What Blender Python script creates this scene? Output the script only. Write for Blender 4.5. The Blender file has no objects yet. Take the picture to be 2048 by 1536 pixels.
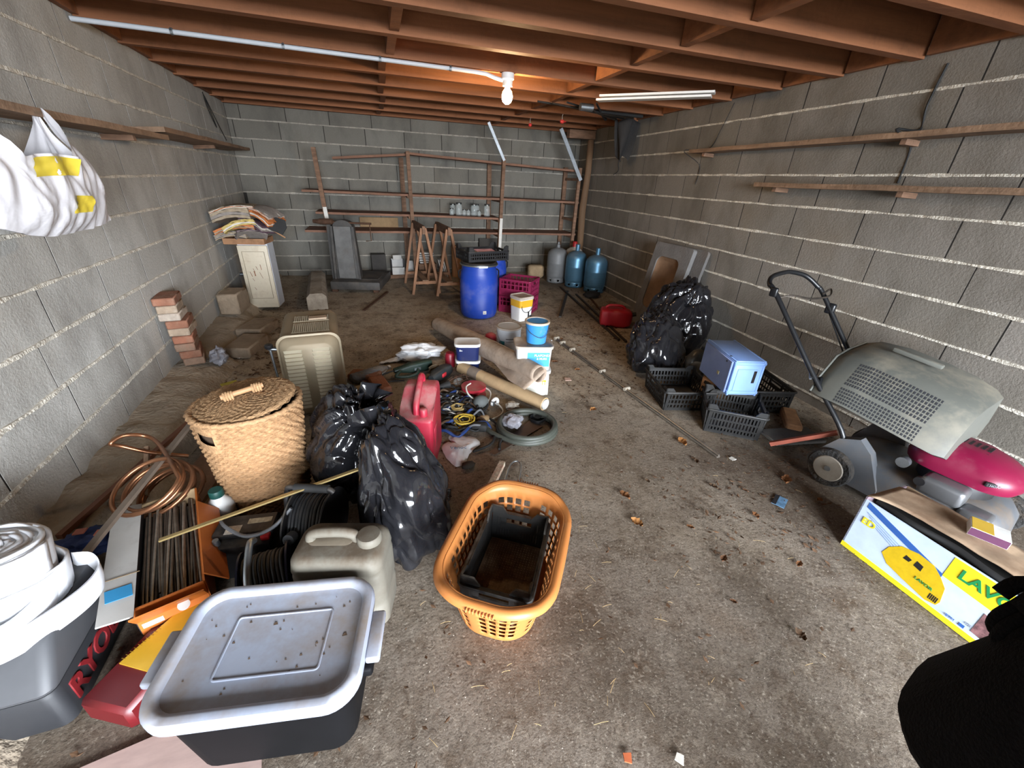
import bpy, bmesh, math, random
from mathutils import Vector, Matrix, Euler, noise
from math import pi, sin, cos, radians as RD, sqrt, atan2
random.seed(7)
S = bpy.context.scene
COL = S.collection

# ------------------------------------------------------------------ camera, world, light, exposure
cam_data = bpy.data.cameras.new('camera')
cam = bpy.data.objects.new('camera', cam_data)
COL.objects.link(cam)
S.camera = cam
cam_data.sensor_width = 36.0
cam_data.lens = 818.97 / 2048 * 36.0
cam_data.clip_start = 0.02
YAW, PITCH, ROLL = 0.3118, -0.4612, 0.0483
_f = Vector((sin(YAW), cos(YAW), 0)); _r = Vector((cos(YAW), -sin(YAW), 0)); _z = Vector((0, 0, 1))
_F = _f * cos(PITCH) + _z * sin(PITCH); _u = _z * cos(PITCH) - _f * sin(PITCH)
_R = _r * cos(ROLL) + _u * sin(ROLL); _U = _u * cos(ROLL) - _r * sin(ROLL)
cam.matrix_world = Matrix(((_R.x, _U.x, -_F.x, 0), (_R.y, _U.y, -_F.y, 0), (_R.z, _U.z, -_F.z, 1.35), (0, 0, 0, 1)))

world = bpy.data.worlds.new('overcast_sky')
S.world = world
world.use_nodes = True
bg = world.node_tree.nodes['Background']
bg.inputs[0].default_value = (0.86, 0.92, 1.0, 1)
bg.inputs[1].default_value = 62.0

DOOR = (-.5, 2.7, 1.98)          # garage opening behind the camera: x from, x to, height
FRONT_Y = -2.8
portal = bpy.data.lights.new('door_daylight', 'AREA')
portal.shape = 'RECTANGLE'
portal.size = DOOR[1] - DOOR[0]
portal.size_y = DOOR[2]
portal.cycles.is_portal = True
po = bpy.data.objects.new('door_daylight', portal)
po.location = ((DOOR[0] + DOOR[1]) / 2, FRONT_Y - 0.02, DOOR[2] / 2)
po.rotation_euler = (RD(90), 0, 0)
COL.objects.link(po)

S.view_settings.view_transform = 'Standard'
S.view_settings.look = 'None'
S.view_settings.exposure = 0.0
S.view_settings.gamma = 1.0
S.view_settings.use_curve_mapping = False

# ------------------------------------------------------------------ helpers
def lin(h):
    if isinstance(h, (tuple, list)):
        return tuple(h[:3])
    h = h.lstrip('#')
    o = []
    for i in (0, 2, 4):
        c = int(h[i:i + 2], 16) / 255
        o.append(c / 12.92 if c <= 0.04045 else ((c + 0.055) / 1.055) ** 2.4)
    return tuple(o)

_mats = {}
def mat(name, col, rough=0.6, metal=0.0, var=0.18, scale=9.0, dirt=0.0, dirtcol='#6b5a48', dscale=5.0, bump=0.0, bscale=60.0,
        rand=0.0, spec=0.5, trans=0.0, alpha=1.0, emit=0.0, stretch=(1, 1, 1), coat=0.0, updirt=0.0, ior=1.45, sub=0.0):
    """procedural material: noise-varied colour, patches of dirt, dust lying on faces that look up, per-object tone, fine relief"""
    if name in _mats:
        return _mats[name]
    m = bpy.data.materials.new(name)
    m.use_nodes = True
    nt = m.node_tree
    b = nt.nodes['Principled BSDF']
    L = nt.links.new
    c = lin(col)
    geo = nt.nodes.new('ShaderNodeNewGeometry')
    mp = nt.nodes.new('ShaderNodeMapping')
    mp.inputs['Scale'].default_value = stretch
    L(geo.outputs['Position'], mp.inputs['Vector'])
    n1 = nt.nodes.new('ShaderNodeTexNoise')
    n1.inputs['Scale'].default_value = scale
    n1.inputs['Detail'].default_value = 4
    n1.inputs['Roughness'].default_value = 0.65
    L(mp.outputs[0], n1.inputs['Vector'])
    rp = nt.nodes.new('ShaderNodeValToRGB')
    rp.color_ramp.elements[0].position = 0.3
    rp.color_ramp.elements[1].position = 0.7
    rp.color_ramp.elements[0].color = tuple(v * (1 - var) for v in c) + (1,)
    rp.color_ramp.elements[1].color = tuple(min(1, v * (1 + var)) for v in c) + (1,)
    L(n1.outputs['Fac'], rp.inputs[0])
    out = rp.outputs[0]
    if var == 0:
        k_ = nt.nodes.new('ShaderNodeRGB'); k_.outputs[0].default_value = c + (1,); out = k_.outputs[0]
        nt.nodes.remove(n1); nt.nodes.remove(rp)
    if rand:
        oi = nt.nodes.new('ShaderNodeObjectInfo')
        mr = nt.nodes.new('ShaderNodeMapRange')
        mr.inputs[3].default_value = 1 - rand
        mr.inputs[4].default_value = 1 + rand
        L(oi.outputs['Random'], mr.inputs[0])
        mx = nt.nodes.new('ShaderNodeVectorMath')
        mx.operation = 'SCALE'
        L(out, mx.inputs[0]); L(mr.outputs[0], mx.inputs['Scale'])
        out = mx.outputs[0]
    if dirt or updirt:
        n2 = nt.nodes.new('ShaderNodeTexNoise')
        n2.inputs['Scale'].default_value = dscale
        n2.inputs['Detail'].default_value = 5
        n2.inputs['Roughness'].default_value = 0.7
        L(geo.outputs['Position'], n2.inputs['Vector'])
        mr2 = nt.nodes.new('ShaderNodeMapRange')
        mr2.inputs[1].default_value = 0.62 - 0.35 * max(dirt, updirt)
        mr2.inputs[2].default_value = 0.85 - 0.25 * max(dirt, updirt)
        mr2.clamp = True
        L(n2.outputs['Fac'], mr2.inputs[0])
        fac = mr2.outputs[0]
        ml = nt.nodes.new('ShaderNodeMath'); ml.operation = 'MULTIPLY'
        L(fac, ml.inputs[0])
        ml.inputs[1].default_value = 0.35 + 0.6 * max(dirt, updirt)
        fac = ml.outputs[0]
        if updirt:
            sx = nt.nodes.new('ShaderNodeSeparateXYZ')
            L(geo.outputs['Normal'], sx.inputs[0])
            m3 = nt.nodes.new('ShaderNodeMapRange')
            m3.inputs[1].default_value = 0.2; m3.inputs[2].default_value = 0.9
            m3.inputs[3].default_value = 0.12 if dirt == 0 else 0.5
            L(sx.outputs[2], m3.inputs[0])
            m4 = nt.nodes.new('ShaderNodeMath'); m4.operation = 'MULTIPLY'
            L(fac, m4.inputs[0]); L(m3.outputs[0], m4.inputs[1])
            fac = m4.outputs[0]
        mix = nt.nodes.new('ShaderNodeMix'); mix.data_type = 'RGBA'
        L(fac, mix.inputs[0]); L(out, mix.inputs[6])
        mix.inputs[7].default_value = lin(dirtcol) + (1,)
        out = mix.outputs[2]
        rr = nt.nodes.new('ShaderNodeMapRange')
        rr.inputs[3].default_value = rough; rr.inputs[4].default_value = min(1, rough + 0.4)
        L(fac, rr.inputs[0]); L(rr.outputs[0], b.inputs['Roughness'])
    else:
        b.inputs['Roughness'].default_value = rough
    L(out, b.inputs['Base Color'])
    b.inputs['Metallic'].default_value = metal
    b.inputs['Specular IOR Level'].default_value = spec
    b.inputs['IOR'].default_value = ior
    b.inputs['Transmission Weight'].default_value = trans
    b.inputs['Alpha'].default_value = alpha
    b.inputs['Coat Weight'].default_value = coat
    if emit:
        b.inputs['Emission Color'].default_value = c + (1,)
        b.inputs['Emission Strength'].default_value = emit
    if bump:
        n3 = nt.nodes.new('ShaderNodeTexNoise')
        n3.inputs['Scale'].default_value = bscale
        n3.inputs['Detail'].default_value = 3
        L(geo.outputs['Position'], n3.inputs['Vector'])
        bp = nt.nodes.new('ShaderNodeBump')
        bp.inputs['Strength'].default_value = min(1, bump)
        bp.inputs['Distance'].default_value = 0.01
        L(n3.outputs['Fac'], bp.inputs['Height'])
        L(bp.outputs[0], b.inputs['Normal'])
    _mats[name] = m
    return m

def rr(w, d, r, n=5, z=0.0, cx=0.0, cy=0.0):
    """rounded rectangle ring, counter-clockwise"""
    pts = []
    r = min(r, w / 2 - 1e-4, d / 2 - 1e-4)
    for (sx, sy, a0) in ((1, -1, -90), (1, 1, 0), (-1, 1, 90), (-1, -1, 180)):
        ox, oy = cx + sx * (w / 2 - r), cy + sy * (d / 2 - r)
        for i in range(n + 1):
            a = RD(a0 + 90 * i / n)
            pts.append(Vector((ox + r * cos(a), oy + r * sin(a), z)))
    return pts

def dense(ring, m):
    """resample a closed ring to m points evenly"""
    P = [Vector(p) for p in ring]; n = len(P)
    ls = [(P[(i + 1) % n] - P[i]).length for i in range(n)]
    T = sum(ls); out = []; i = 0; acc = 0.0
    for k in range(m):
        t = T * k / m
        while i < n - 1 and acc + ls[i] < t:
            acc += ls[i]; i += 1
        f = (t - acc) / max(ls[i], 1e-9)
        out.append(P[i].lerp(P[(i + 1) % n], f))
    return out

def rot(rx=0, ry=0, rz=0):
    return Euler((RD(rx), RD(ry), RD(rz)), 'XYZ').to_matrix().to_4x4()

class M:
    def __init__(s):
        s.v = []; s.f = []
    def add(s, v, f, mx=None):
        o = len(s.v)
        s.v += [(mx @ Vector(p)) if mx is not None else Vector(p) for p in v]
        s.f += [tuple(i + o for i in q) for q in f]
        return s
    def box(s, c, d, mx=None, r=None):
        """box, centre c, size d; r = optional rotation about its centre"""
        x, y, z = d[0] / 2, d[1] / 2, d[2] / 2
        v = [Vector(p) for p in ((-x, -y, -z), (x, -y, -z), (x, y, -z), (-x, y, -z), (-x, -y, z), (x, -y, z), (x, y, z), (-x, y, z))]
        if r is not None: v = [r @ p for p in v]
        v = [p + Vector(c) for p in v]
        return s.add(v, [(0, 3, 2, 1), (4, 5, 6, 7), (0, 1, 5, 4), (1, 2, 6, 5), (2, 3, 7, 6), (3, 0, 4, 7)], mx)
    def rbox(s, c, d, b=0.01, seg=2, mx=None, r=None):
        """box with rounded edges"""
        bm = bmesh.new()
        bmesh.ops.create_cube(bm, size=1)
        bmesh.ops.scale(bm, vec=Vector(d), verts=bm.verts)
        bmesh.ops.bevel(bm, geom=list(bm.edges), offset=b, segments=seg, profile=0.5, affect='EDGES', clamp_overlap=True)
        bm.verts.index_update()
        v = [p.co.copy() for p in bm.verts]; f = [[q.index for q in fc.verts] for fc in bm.faces]
        bm.free()
        if r is not None: v = [r @ p for p in v]
        v = [p + Vector(c) for p in v]
        return s.add(v, f, mx)
    def beam(s, a, b, w, h=None, up=(0, 0, 1), mx=None):
        """rectangular bar from a to b: w across, h along up"""
        a, b = Vector(a), Vector(b); h = h or w
        t = (b - a).normalized(); u = Vector(up)
        if abs(t.dot(u)) > 0.98: u = Vector((0, 1, 0))
        sd = t.cross(u).normalized(); u = sd.cross(t)
        v = []
        for p in (a, b):
            for (i, j) in ((-1, -1), (1, -1), (1, 1), (-1, 1)):
                v.append(p + sd * (i * w / 2) + u * (j * h / 2))
        return s.add(v, [(0, 1, 2, 3), (7, 6, 5, 4), (0, 4, 5, 1), (1, 5, 6, 2), (2, 6, 7, 3), (3, 7, 4, 0)], mx)
    def loft(s, secs, cap0=True, cap1=True, closed=True, mx=None, skip=None):
        n = len(secs[0]); v = []; f = []
        for q in secs: v += [Vector(p) for p in q]
        m = n if closed else n - 1
        for k in range(len(secs) - 1):
            for i in range(m):
                if skip and skip(i, k): continue
                j = (i + 1) % n
                f.append((k * n + i, k * n + j, (k + 1) * n + j, (k + 1) * n + i))
        if closed and cap0: f.append(tuple(reversed(range(n))))
        if closed and cap1: f.append(tuple(range((len(secs) - 1) * n, len(secs) * n)))
        return s.add(v, f, mx)
    def lathe(s, prof, n=24, mx=None, cap0=True, cap1=True, c=(0, 0, 0), wob=0.0):
        secs = []
        for (r, z) in prof:
            secs.append([Vector((c[0] + r * cos(2 * pi * i / n), c[1] + r * sin(2 * pi * i / n), c[2] + z)) for i in range(n)])
        return s.loft(secs, cap0, cap1, mx=mx)
    def tube(s, path, r, n=8, closed=False, mx=None, flat=1.0):
        P = [Vector(p) for p in path]; k = len(P); secs = []
        t = ((P[1] - P[0]) if not closed else (P[1] - P[-1])).normalized()
        a = Vector((0, 0, 1)) if abs(t.z) < 0.9 else Vector((1, 0, 0))
        u = t.cross(a).normalized()
        for i in range(k):
            if closed: t2 = (P[(i + 1) % k] - P[i - 1])
            else: t2 = P[min(i + 1, k - 1)] - P[max(i - 1, 0)]
            if t2.length < 1e-9: t2 = t
            t2 = t2.normalized()
            u = (u - t2 * u.dot(t2))
            if u.length < 1e-6: u = t2.orthogonal()
            u = u.normalized(); w = t2.cross(u)
            rad = r[i] if isinstance(r, (list, tuple)) else r
            secs.append([P[i] + (u * cos(2 * pi * j / n) + w * sin(2 * pi * j / n) * flat) * rad for j in range(n)])
        if closed: secs.append(secs[0])
        return s.loft(secs, not closed, not closed, mx=mx)
    def cyl(s, a, b, r, n=16, r2=None, mx=None):
        return s.tube([a, b], [r, r if r2 is None else r2], n, mx=mx)
    def prism(s, poly, h, mx=None, z=0.0):
        n = len(poly)
        v = [Vector((p[0], p[1], z)) for p in poly] + [Vector((p[0], p[1], z + h)) for p in poly]
        f = [tuple(reversed(range(n))), tuple(range(n, 2 * n))] + [(i, (i + 1) % n, n + (i + 1) % n, n + i) for i in range(n)]
        return s.add(v, f, mx)
    def bprism(s, poly, h, bev, seg=3, mx=None):
        """prism with all its edges rounded"""
        q = M(); q.prism(poly, h, z=-h / 2)
        bm = bmesh.new(); vs = [bm.verts.new(v) for v in q.v]
        for f in q.f: bm.faces.new([vs[i] for i in f])
        bmesh.ops.bevel(bm, geom=list(bm.edges), offset=bev, segments=seg, profile=.5, affect='EDGES', clamp_overlap=True)
        bm.verts.index_update()
        v = [p.co.copy() for p in bm.verts]; f = [[x.index for x in fc.verts] for fc in bm.faces]; bm.free()
        return s.add(v, f, mx)
    def sheet(s, fn, nu, nv, mx=None, skip=None):
        v = [Vector(fn(i / nu, j / nv)) for j in range(nv + 1) for i in range(nu + 1)]
        f = [(j * (nu + 1) + i, j * (nu + 1) + i + 1, (j + 1) * (nu + 1) + i + 1, (j + 1) * (nu + 1) + i)
             for j in range(nv) for i in range(nu) if not (skip and skip(i, j))]
        return s.add(v, f, mx)
    def ball(s, c, r, nu=16, nv=10, sc=(1, 1, 1), fn=None, mx=None):
        v = []; f = []
        for j in range(1, nv):
            th = pi * j / nv
            for i in range(nu):
                ph = 2 * pi * i / nu
                v.append(Vector((sin(th) * cos(ph), sin(th) * sin(ph), cos(th))))
        top = len(v); v.append(Vector((0, 0, 1))); v.append(Vector((0, 0, -1)))
        for j in range(nv - 2):
            for i in range(nu):
                k = (i + 1) % nu
                f.append((j * nu + i, (j + 1) * nu + i, (j + 1) * nu + k, j * nu + k))
        for i in range(nu):
            k = (i + 1) % nu
            f.append((top, i, k)); f.append((top + 1, (nv - 2) * nu + k, (nv - 2) * nu + i))
        w = []
        for p in v:
            q = Vector((p.x * sc[0], p.y * sc[1], p.z * sc[2])) * r
            if fn: q = fn(p, q)
            w.append(q + Vector(c))
        return s.add(w, f, mx)
    def mesh(s, name, m, smooth=None):
        me = bpy.data.meshes.new(name)
        me.from_pydata([tuple(p) for p in s.v], [], s.f)
        me.update()
        if m: me.materials.append(m)
        if smooth is not None:
            me.polygons.foreach_set('use_smooth', [True] * len(me.polygons))
            if smooth < 180: me.set_sharp_from_angle(angle=RD(smooth))
        return me
    def out(s, name, m, parent=None, smooth=None, label=None, solid=0.0, sub=0):
        o = bpy.data.objects.new(name, s.mesh(name, m, smooth))
        COL.objects.link(o)
        if parent is not None: o.parent = parent
        if label: o['label'] = label
        if solid:
            md = o.modifiers.new('thickness', 'SOLIDIFY'); md.thickness = abs(solid); md.offset = -1 if solid > 0 else 0
        if sub:
            md = o.modifiers.new('smooth', 'SUBSURF'); md.levels = sub; md.render_levels = sub
        return o

def tag(o, label, cat, group=None):
    o['label'] = label; o['category'] = cat
    if group: o['group'] = group
    return o

def thing(name, label, cat, loc=(0, 0, 0), rz=0.0, group=None, rx=0.0, ry=0.0):
    o = bpy.data.objects.new(name, None)
    COL.objects.link(o)
    o.empty_display_size = 0.05
    o.location = loc
    o.rotation_euler = (RD(rx), RD(ry), RD(rz))
    return tag(o, label, cat, group)

def struct(o, label=None):
    o['kind'] = 'structure'
    if label: o['label'] = label
    return o

def piece(name, me, parent, loc=(0, 0, 0), r=(0, 0, 0), sc=(1, 1, 1)):
    o = bpy.data.objects.new(name, me)
    COL.objects.link(o)
    o.parent = parent; o.location = loc; o.rotation_euler = r; o.scale = sc
    return o

def text(txt, size, m, parent, mx, name='lettering', depth=0.0006, squash=1.0, bold=0.0):
    cu = bpy.data.curves.new(name, 'FONT')
    cu.body = txt; cu.size = size; cu.extrude = depth; cu.align_x = 'CENTER'; cu.align_y = 'CENTER'; cu.offset = bold
    cu.resolution_u = 3
    t = bpy.data.objects.new('tmp', cu)
    COL.objects.link(t)
    dg = bpy.context.evaluated_depsgraph_get()
    me = bpy.data.meshes.new_from_object(t.evaluated_get(dg))
    bpy.data.objects.remove(t)
    me.materials.clear(); me.materials.append(m)
    me.transform(mx @ Matrix.Diagonal((squash, 1, 1, 1)))
    o = bpy.data.objects.new(name, me)
    COL.objects.link(o)
    o.parent = parent
    return o

def nz(p, s=1.0, k=0.0):
    return noise.noise(Vector((p[0] * s + k, p[1] * s + 2.3 * k, p[2] * s - k)))

def arc(c, r, a0, a1, n, z=None, ax=(0, 1)):
    out = []
    for i in range(n + 1):
        a = RD(a0 + (a1 - a0) * i / n)
        p = [c[0], c[1], c[2]]
        p[ax[0]] += r * cos(a); p[ax[1]] += r * sin(a)
        out.append(Vector(p))
    return out

def smoothpath(pts, n=6):
    """Catmull-Rom through pts"""
    P = [Vector(p) for p in pts]; out = []
    for i in range(len(P) - 1):
        p0, p1, p2, p3 = P[max(i - 1, 0)], P[i], P[i + 1], P[min(i + 2, len(P) - 1)]
        for k in range(n):
            t = k / n
            out.append(0.5 * ((2 * p1) + (p2 - p0) * t + (2 * p0 - 5 * p1 + 4 * p2 - p3) * t * t + (3 * p1 - p0 - 3 * p2 + p3) * t ** 3))
    out.append(P[-1])
    return out
S.cycles.max_bounces = 5
S.cycles.diffuse_bounces = 3
S.cycles.glossy_bounces = 2
S.cycles.caustics_reflective = False
S.cycles.caustics_refractive = False

def smooth01(x):
    x = max(0., min(1., x)); return x * x * (3 - 2 * x)
S.cycles.use_adaptive_sampling = True
S.cycles.adaptive_threshold = 0.03
S.cycles.use_denoising = True

# ------------------------------------------------------------------ the garage shell
XLW = lambda y: -1.2523 - 0.0592 * y
XRW = lambda y: 2.7855 + 0.0357 * y
YB = 6.566
ZC = 2.02                                   # underside of the joists

def floor_mat():
    m = bpy.data.materials.new('dirty_concrete_floor'); m.use_nodes = True
    nt = m.node_tree; b = nt.nodes['Principled BSDF']; L = nt.links.new
    geo = nt.nodes.new('ShaderNodeNewGeometry')
    def nzn(s, d=5, r=0.65):
        n = nt.nodes.new('ShaderNodeTexNoise'); n.inputs['Scale'].default_value = s; n.inputs['Detail'].default_value = d
        n.inputs['Roughness'].default_value = r; L(geo.outputs['Position'], n.inputs['Vector']); return n.outputs['Fac']
    def ramp(src, a, bb, hi=1.0):
        mr = nt.nodes.new('ShaderNodeMapRange'); mr.inputs[1].default_value = a; mr.inputs[2].default_value = bb; mr.inputs[4].default_value = hi; L(src, mr.inputs[0]); return mr.outputs[0]
    def mixc(f, A, B):
        mx = nt.nodes.new('ShaderNodeMix'); mx.data_type = 'RGBA'; L(f, mx.inputs[0])
        for i, q in ((6, A), (7, B)):
            if isinstance(q, tuple): mx.inputs[i].default_value = q + (1,)
            else: L(q, mx.inputs[i])
        return mx.outputs[2]
    sx_ = nt.nodes.new('ShaderNodeSeparateXYZ'); L(geo.outputs['Position'], sx_.inputs[0])
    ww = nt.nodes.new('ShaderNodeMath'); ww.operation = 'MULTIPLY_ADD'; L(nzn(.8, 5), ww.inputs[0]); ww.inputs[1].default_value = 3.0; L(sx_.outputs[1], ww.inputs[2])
    dusty = ramp(ww.outputs[0], 2.2, 4.2)                       # lighter tan further in, darker grey-brown towards the door
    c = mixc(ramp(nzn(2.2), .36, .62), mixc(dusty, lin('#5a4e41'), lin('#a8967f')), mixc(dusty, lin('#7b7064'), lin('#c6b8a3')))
    c = mixc(ramp(nzn(1.1, 5), .55, .72, .75), c, lin('#69543f'))
    c = mixc(ramp(nzn(5.5, 6, .78), .50, .68, .85), c, lin('#4f3d2b'))
    c = mixc(ramp(nzn(14, 5, .8), .52, .68, .7), c, lin('#8b7f70'))
    c = mixc(ramp(nzn(26, 4, .8), .54, .74), c, lin('#473728'))
    c = mixc(ramp(nzn(.55, 6, .6), .50, .62, .65), c, lin('#483a2d'))
    c = mixc(ramp(nzn(130, 2, .7), .50, .66, .55), c, lin('#3b3026'))
    c = mixc(ramp(nzn(95, 2, .7), .58, .72, .5), c, lin('#b3a999'))
    c = mixc(ramp(sx_.outputs[1], .25, -.5, .9), c, lin('#2b2621'))     # unseen floor behind the camera coloured dark to cut bounce on the joists
    vo = nt.nodes.new('ShaderNodeTexVoronoi'); vo.inputs['Scale'].default_value = 55; L(geo.outputs['Position'], vo.inputs['Vector'])
    sp = ramp(vo.outputs['Distance'], .12, .05)
    msk = ramp(nzn(3.3, 4), .56, .7)
    ml = nt.nodes.new('ShaderNodeMath'); ml.operation = 'MULTIPLY'; L(sp, ml.inputs[0]); L(msk, ml.inputs[1])
    c = mixc(ml.outputs[0], c, lin('#8c8377'))
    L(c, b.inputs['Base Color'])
    b.inputs['Roughness'].default_value = 0.75
    add = nt.nodes.new('ShaderNodeMath'); add.operation = 'ADD'
    L(nzn(48, 5, .7), add.inputs[0]); L(ml.outputs[0], add.inputs[1])
    bp = nt.nodes.new('ShaderNodeBump'); bp.inputs['Strength'].default_value = 0.5; bp.inputs['Distance'].default_value = 0.006
    L(add.outputs[0], bp.inputs['Height']); L(bp.outputs[0], b.inputs['Normal'])
    return m

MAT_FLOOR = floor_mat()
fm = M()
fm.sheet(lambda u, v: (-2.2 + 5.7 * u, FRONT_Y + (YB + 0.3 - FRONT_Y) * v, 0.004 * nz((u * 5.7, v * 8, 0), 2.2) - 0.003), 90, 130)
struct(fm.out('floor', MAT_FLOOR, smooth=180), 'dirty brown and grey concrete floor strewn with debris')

# daylight ground outside the open garage door
gm = M(); gm.sheet(lambda u, v: (-14 + 30 * u, FRONT_Y - 11 * v, -0.02 - 0.01 * v), 4, 4)
struct(gm.out('ground_outside', mat('dark_driveway', '#3a3835', .9, bump=.3)), 'dark driveway outside the garage door')

def block_mat(name, base, tint, dark, warm):
    m = bpy.data.materials.new(name); m.use_nodes = True
    nt = m.node_tree; b = nt.nodes['Principled BSDF']; L = nt.links.new
    geo = nt.nodes.new('ShaderNodeNewGeometry'); oi = nt.nodes.new('ShaderNodeObjectInfo')
    mp = nt.nodes.new('ShaderNodeMapping'); mp.inputs['Scale'].default_value = (1, 1, .5); L(geo.outputs['Position'], mp.inputs['Vector'])
    def nzn(s, d, r, v): 
        n = nt.nodes.new('ShaderNodeTexNoise'); n.inputs['Scale'].default_value = s; n.inputs['Detail'].default_value = d
        n.inputs['Roughness'].default_value = r; L(v, n.inputs['Vector']); return n.outputs['Fac']
    def ramp(src, a, bb, lo=0., hi=1.):
        mr = nt.nodes.new('ShaderNodeMapRange'); mr.inputs[1].default_value = a; mr.inputs[2].default_value = bb
        mr.inputs[3].default_value = lo; mr.inputs[4].default_value = hi; L(src, mr.inputs[0]); return mr.outputs[0]
    def mixc(f, A, B):
        mx = nt.nodes.new('ShaderNodeMix'); mx.data_type = 'RGBA'; L(f, mx.inputs[0])
        for i, q in ((6, A), (7, B)):
            if isinstance(q, tuple): mx.inputs[i].default_value = q + (1,)
            else: L(q, mx.inputs[i])
        return mx.outputs[2]
    c = mixc(ramp(oi.outputs['Random'], 0, 1), lin(base), lin(tint))
    c = mixc(ramp(nzn(3.2, 5, .62, mp.outputs[0]), .45, .70, 0, .8), c, lin(dark))
    c = mixc(ramp(nzn(1.3, 4, .5, geo.outputs['Position']), .55, .75, 0, .5), c, lin(warm))
    c = mixc(ramp(nzn(120, 2, .6, geo.outputs['Position']), .45, .7, 0, .3), c, lin(dark))
    L(c, b.inputs['Base Color']); b.inputs['Roughness'].default_value = 0.92
    bp = nt.nodes.new('ShaderNodeBump'); bp.inputs['Strength'].default_value = 0.5; bp.inputs['Distance'].default_value = 0.006
    L(nzn(75, 3, .7, geo.outputs['Position']), bp.inputs['Height']); L(bp.outputs[0], b.inputs['Normal'])
    return m

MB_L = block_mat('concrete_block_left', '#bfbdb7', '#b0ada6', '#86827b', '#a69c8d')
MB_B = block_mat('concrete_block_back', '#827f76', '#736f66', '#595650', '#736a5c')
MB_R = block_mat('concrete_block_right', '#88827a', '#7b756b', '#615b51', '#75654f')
MORTAR = mat('pale_mortar', '#cbc4b6', .95, var=.3, scale=24, bump=.8, bscale=90)
DARKJOINT = mat('recessed_joint', '#2e2b28', 1, var=.2)

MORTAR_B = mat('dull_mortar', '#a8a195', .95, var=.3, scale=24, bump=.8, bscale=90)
def wall(name, label, A, B, mb, seed, ztop=2.3):
    """block wall from A to B (plan), room on the left of A->B"""
    rnd = random.Random(seed)
    A = Vector((A[0], A[1], 0)); B = Vector((B[0], B[1], 0))
    t = (B - A).normalized(); ln = (B - A).length
    n = Vector((-t.y, t.x, 0))
    back = M()
    q = [A - n * .0012 - t * .2, B - n * .0012 + t * .2, B - n * .2 + t * .2, A - n * .2 - t * .2]
    back.loft([[Vector((p.x, p.y, -.13)) for p in q], [Vector((p.x, p.y, ztop)) for p in q]])
    w = struct(back.out(name, DARKJOINT), label)
    ang = atan2(t.y, t.x)
    mes = []
    for k in range(4):
        bm_ = M(); bm_.box((0, -.03, 0), (1, .06, .192))
        mes.append(bm_.mesh('concrete_block', mb))
    z = 1.87 - .2 * 10
    row = 0
    while z < ztop - .05:
        s = -(0.25 if row % 2 else 0) - rnd.uniform(0, .12) - (.1 if row % 3 == 0 else 0)
        while s < ln:
            l = .5 * rnd.choice((1, 1, 1, 1, .98, 1.02))
            a, b = max(s, 0), min(s + l, ln)
            if b - a > .04:
                h = min(.2, ztop - z)
                c = A + t * ((a + b) / 2) + n * rnd.uniform(-.0003, .0003)
                piece('concrete_block', rnd.choice(mes), w, (c.x, c.y, z + .1), (0, 0, ang), (b - a - rnd.uniform(.006, .010), 1, 1))
            s += l
        if row > 0:                                            # bead of mortar squeezed out of the bed joint
            mm = M(); k = int(ln / .022); secs = []
            for i in range(k + 1):
                p = A + t * (ln * i / k)
                hw = .005 + .008 * (0.5 + nz((ln * i / k, z, seed), 7)) + .004 * rnd.random()
                pr = .004 + .006 * rnd.random()
                zz = z + .004 * nz((ln * i / k, z * 9, seed), 5)
                secs.append([p - n * .012 + Vector((0, 0, zz - hw * .8)), p + n * pr + Vector((0, 0, zz - hw * .6)),
                             p + n * (pr * .8) + Vector((0, 0, zz + hw * .6)), p - n * .012 + Vector((0, 0, zz + hw * .8))])
            mm.loft(secs)
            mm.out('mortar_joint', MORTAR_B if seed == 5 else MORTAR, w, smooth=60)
        z += .2; row += 1
    return w

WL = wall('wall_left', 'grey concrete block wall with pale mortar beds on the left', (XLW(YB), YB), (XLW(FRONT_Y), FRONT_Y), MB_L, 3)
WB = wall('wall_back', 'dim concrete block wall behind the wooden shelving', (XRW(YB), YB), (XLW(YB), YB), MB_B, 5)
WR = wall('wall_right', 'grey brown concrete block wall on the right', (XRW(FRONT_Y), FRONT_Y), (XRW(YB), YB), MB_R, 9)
fw = M()
fw.box(((-1.5 + DOOR[0]) / 2, FRONT_Y - .1, 1.1), (DOOR[0] + 1.5, .2, 2.4))
fw.box(((3.2 + DOOR[1]) / 2, FRONT_Y - .1, 1.1), (3.2 - DOOR[1], .2, 2.4))
fw.box(((DOOR[0] + DOOR[1]) / 2, FRONT_Y - .1, (DOOR[2] + 2.3) / 2), (DOOR[1] - DOOR[0], .2, 2.3 - DOOR[2]))
struct(fw.out('wall_front', MB_L), 'block wall around the open garage door behind the viewer')

# rough footing along the left wall
ft = M(); secs = []
for i in range(200):
    y = FRONT_Y + (YB - FRONT_Y) * i / 199
    x0 = XLW(y) - .01
    wv = .30 + .05 * nz((y, 0, 1), 1.7) - (.06 if y > 3.4 else 0) + .03 * nz((y, 3, 1), 6)
    hh = .10 + .015 * nz((y, 5, 2), 2) + .02 * nz((y, 5, 2), 9)
    row = []
    for (fx, fz) in ((0, 1.15), (.14, 1.12), (.28, 1.08), (.42, 1.03), (.56, .96), (.7, .85), (.82, .68), (.92, .45), (1.0, .2), (1.08, -.05)):
        row.append(Vector((x0 + wv * fx, y, hh * fz + .016 * nz((fx * 3, y, fz), 8) + .012 * nz((fx * 9, y * 3, fz), 9) - .005)))
    secs.append(row)
ft.loft(secs, closed=False)
struct(ft.out('baseboard_left', mat('rough_footing', '#a89a87', .95, var=.3, scale=12, dirt=.45, dirtcol='#5c4a3a', dscale=6, bump=1, bscale=45), smooth=180),
       'rough crumbling concrete footing along the left wall')

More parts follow.
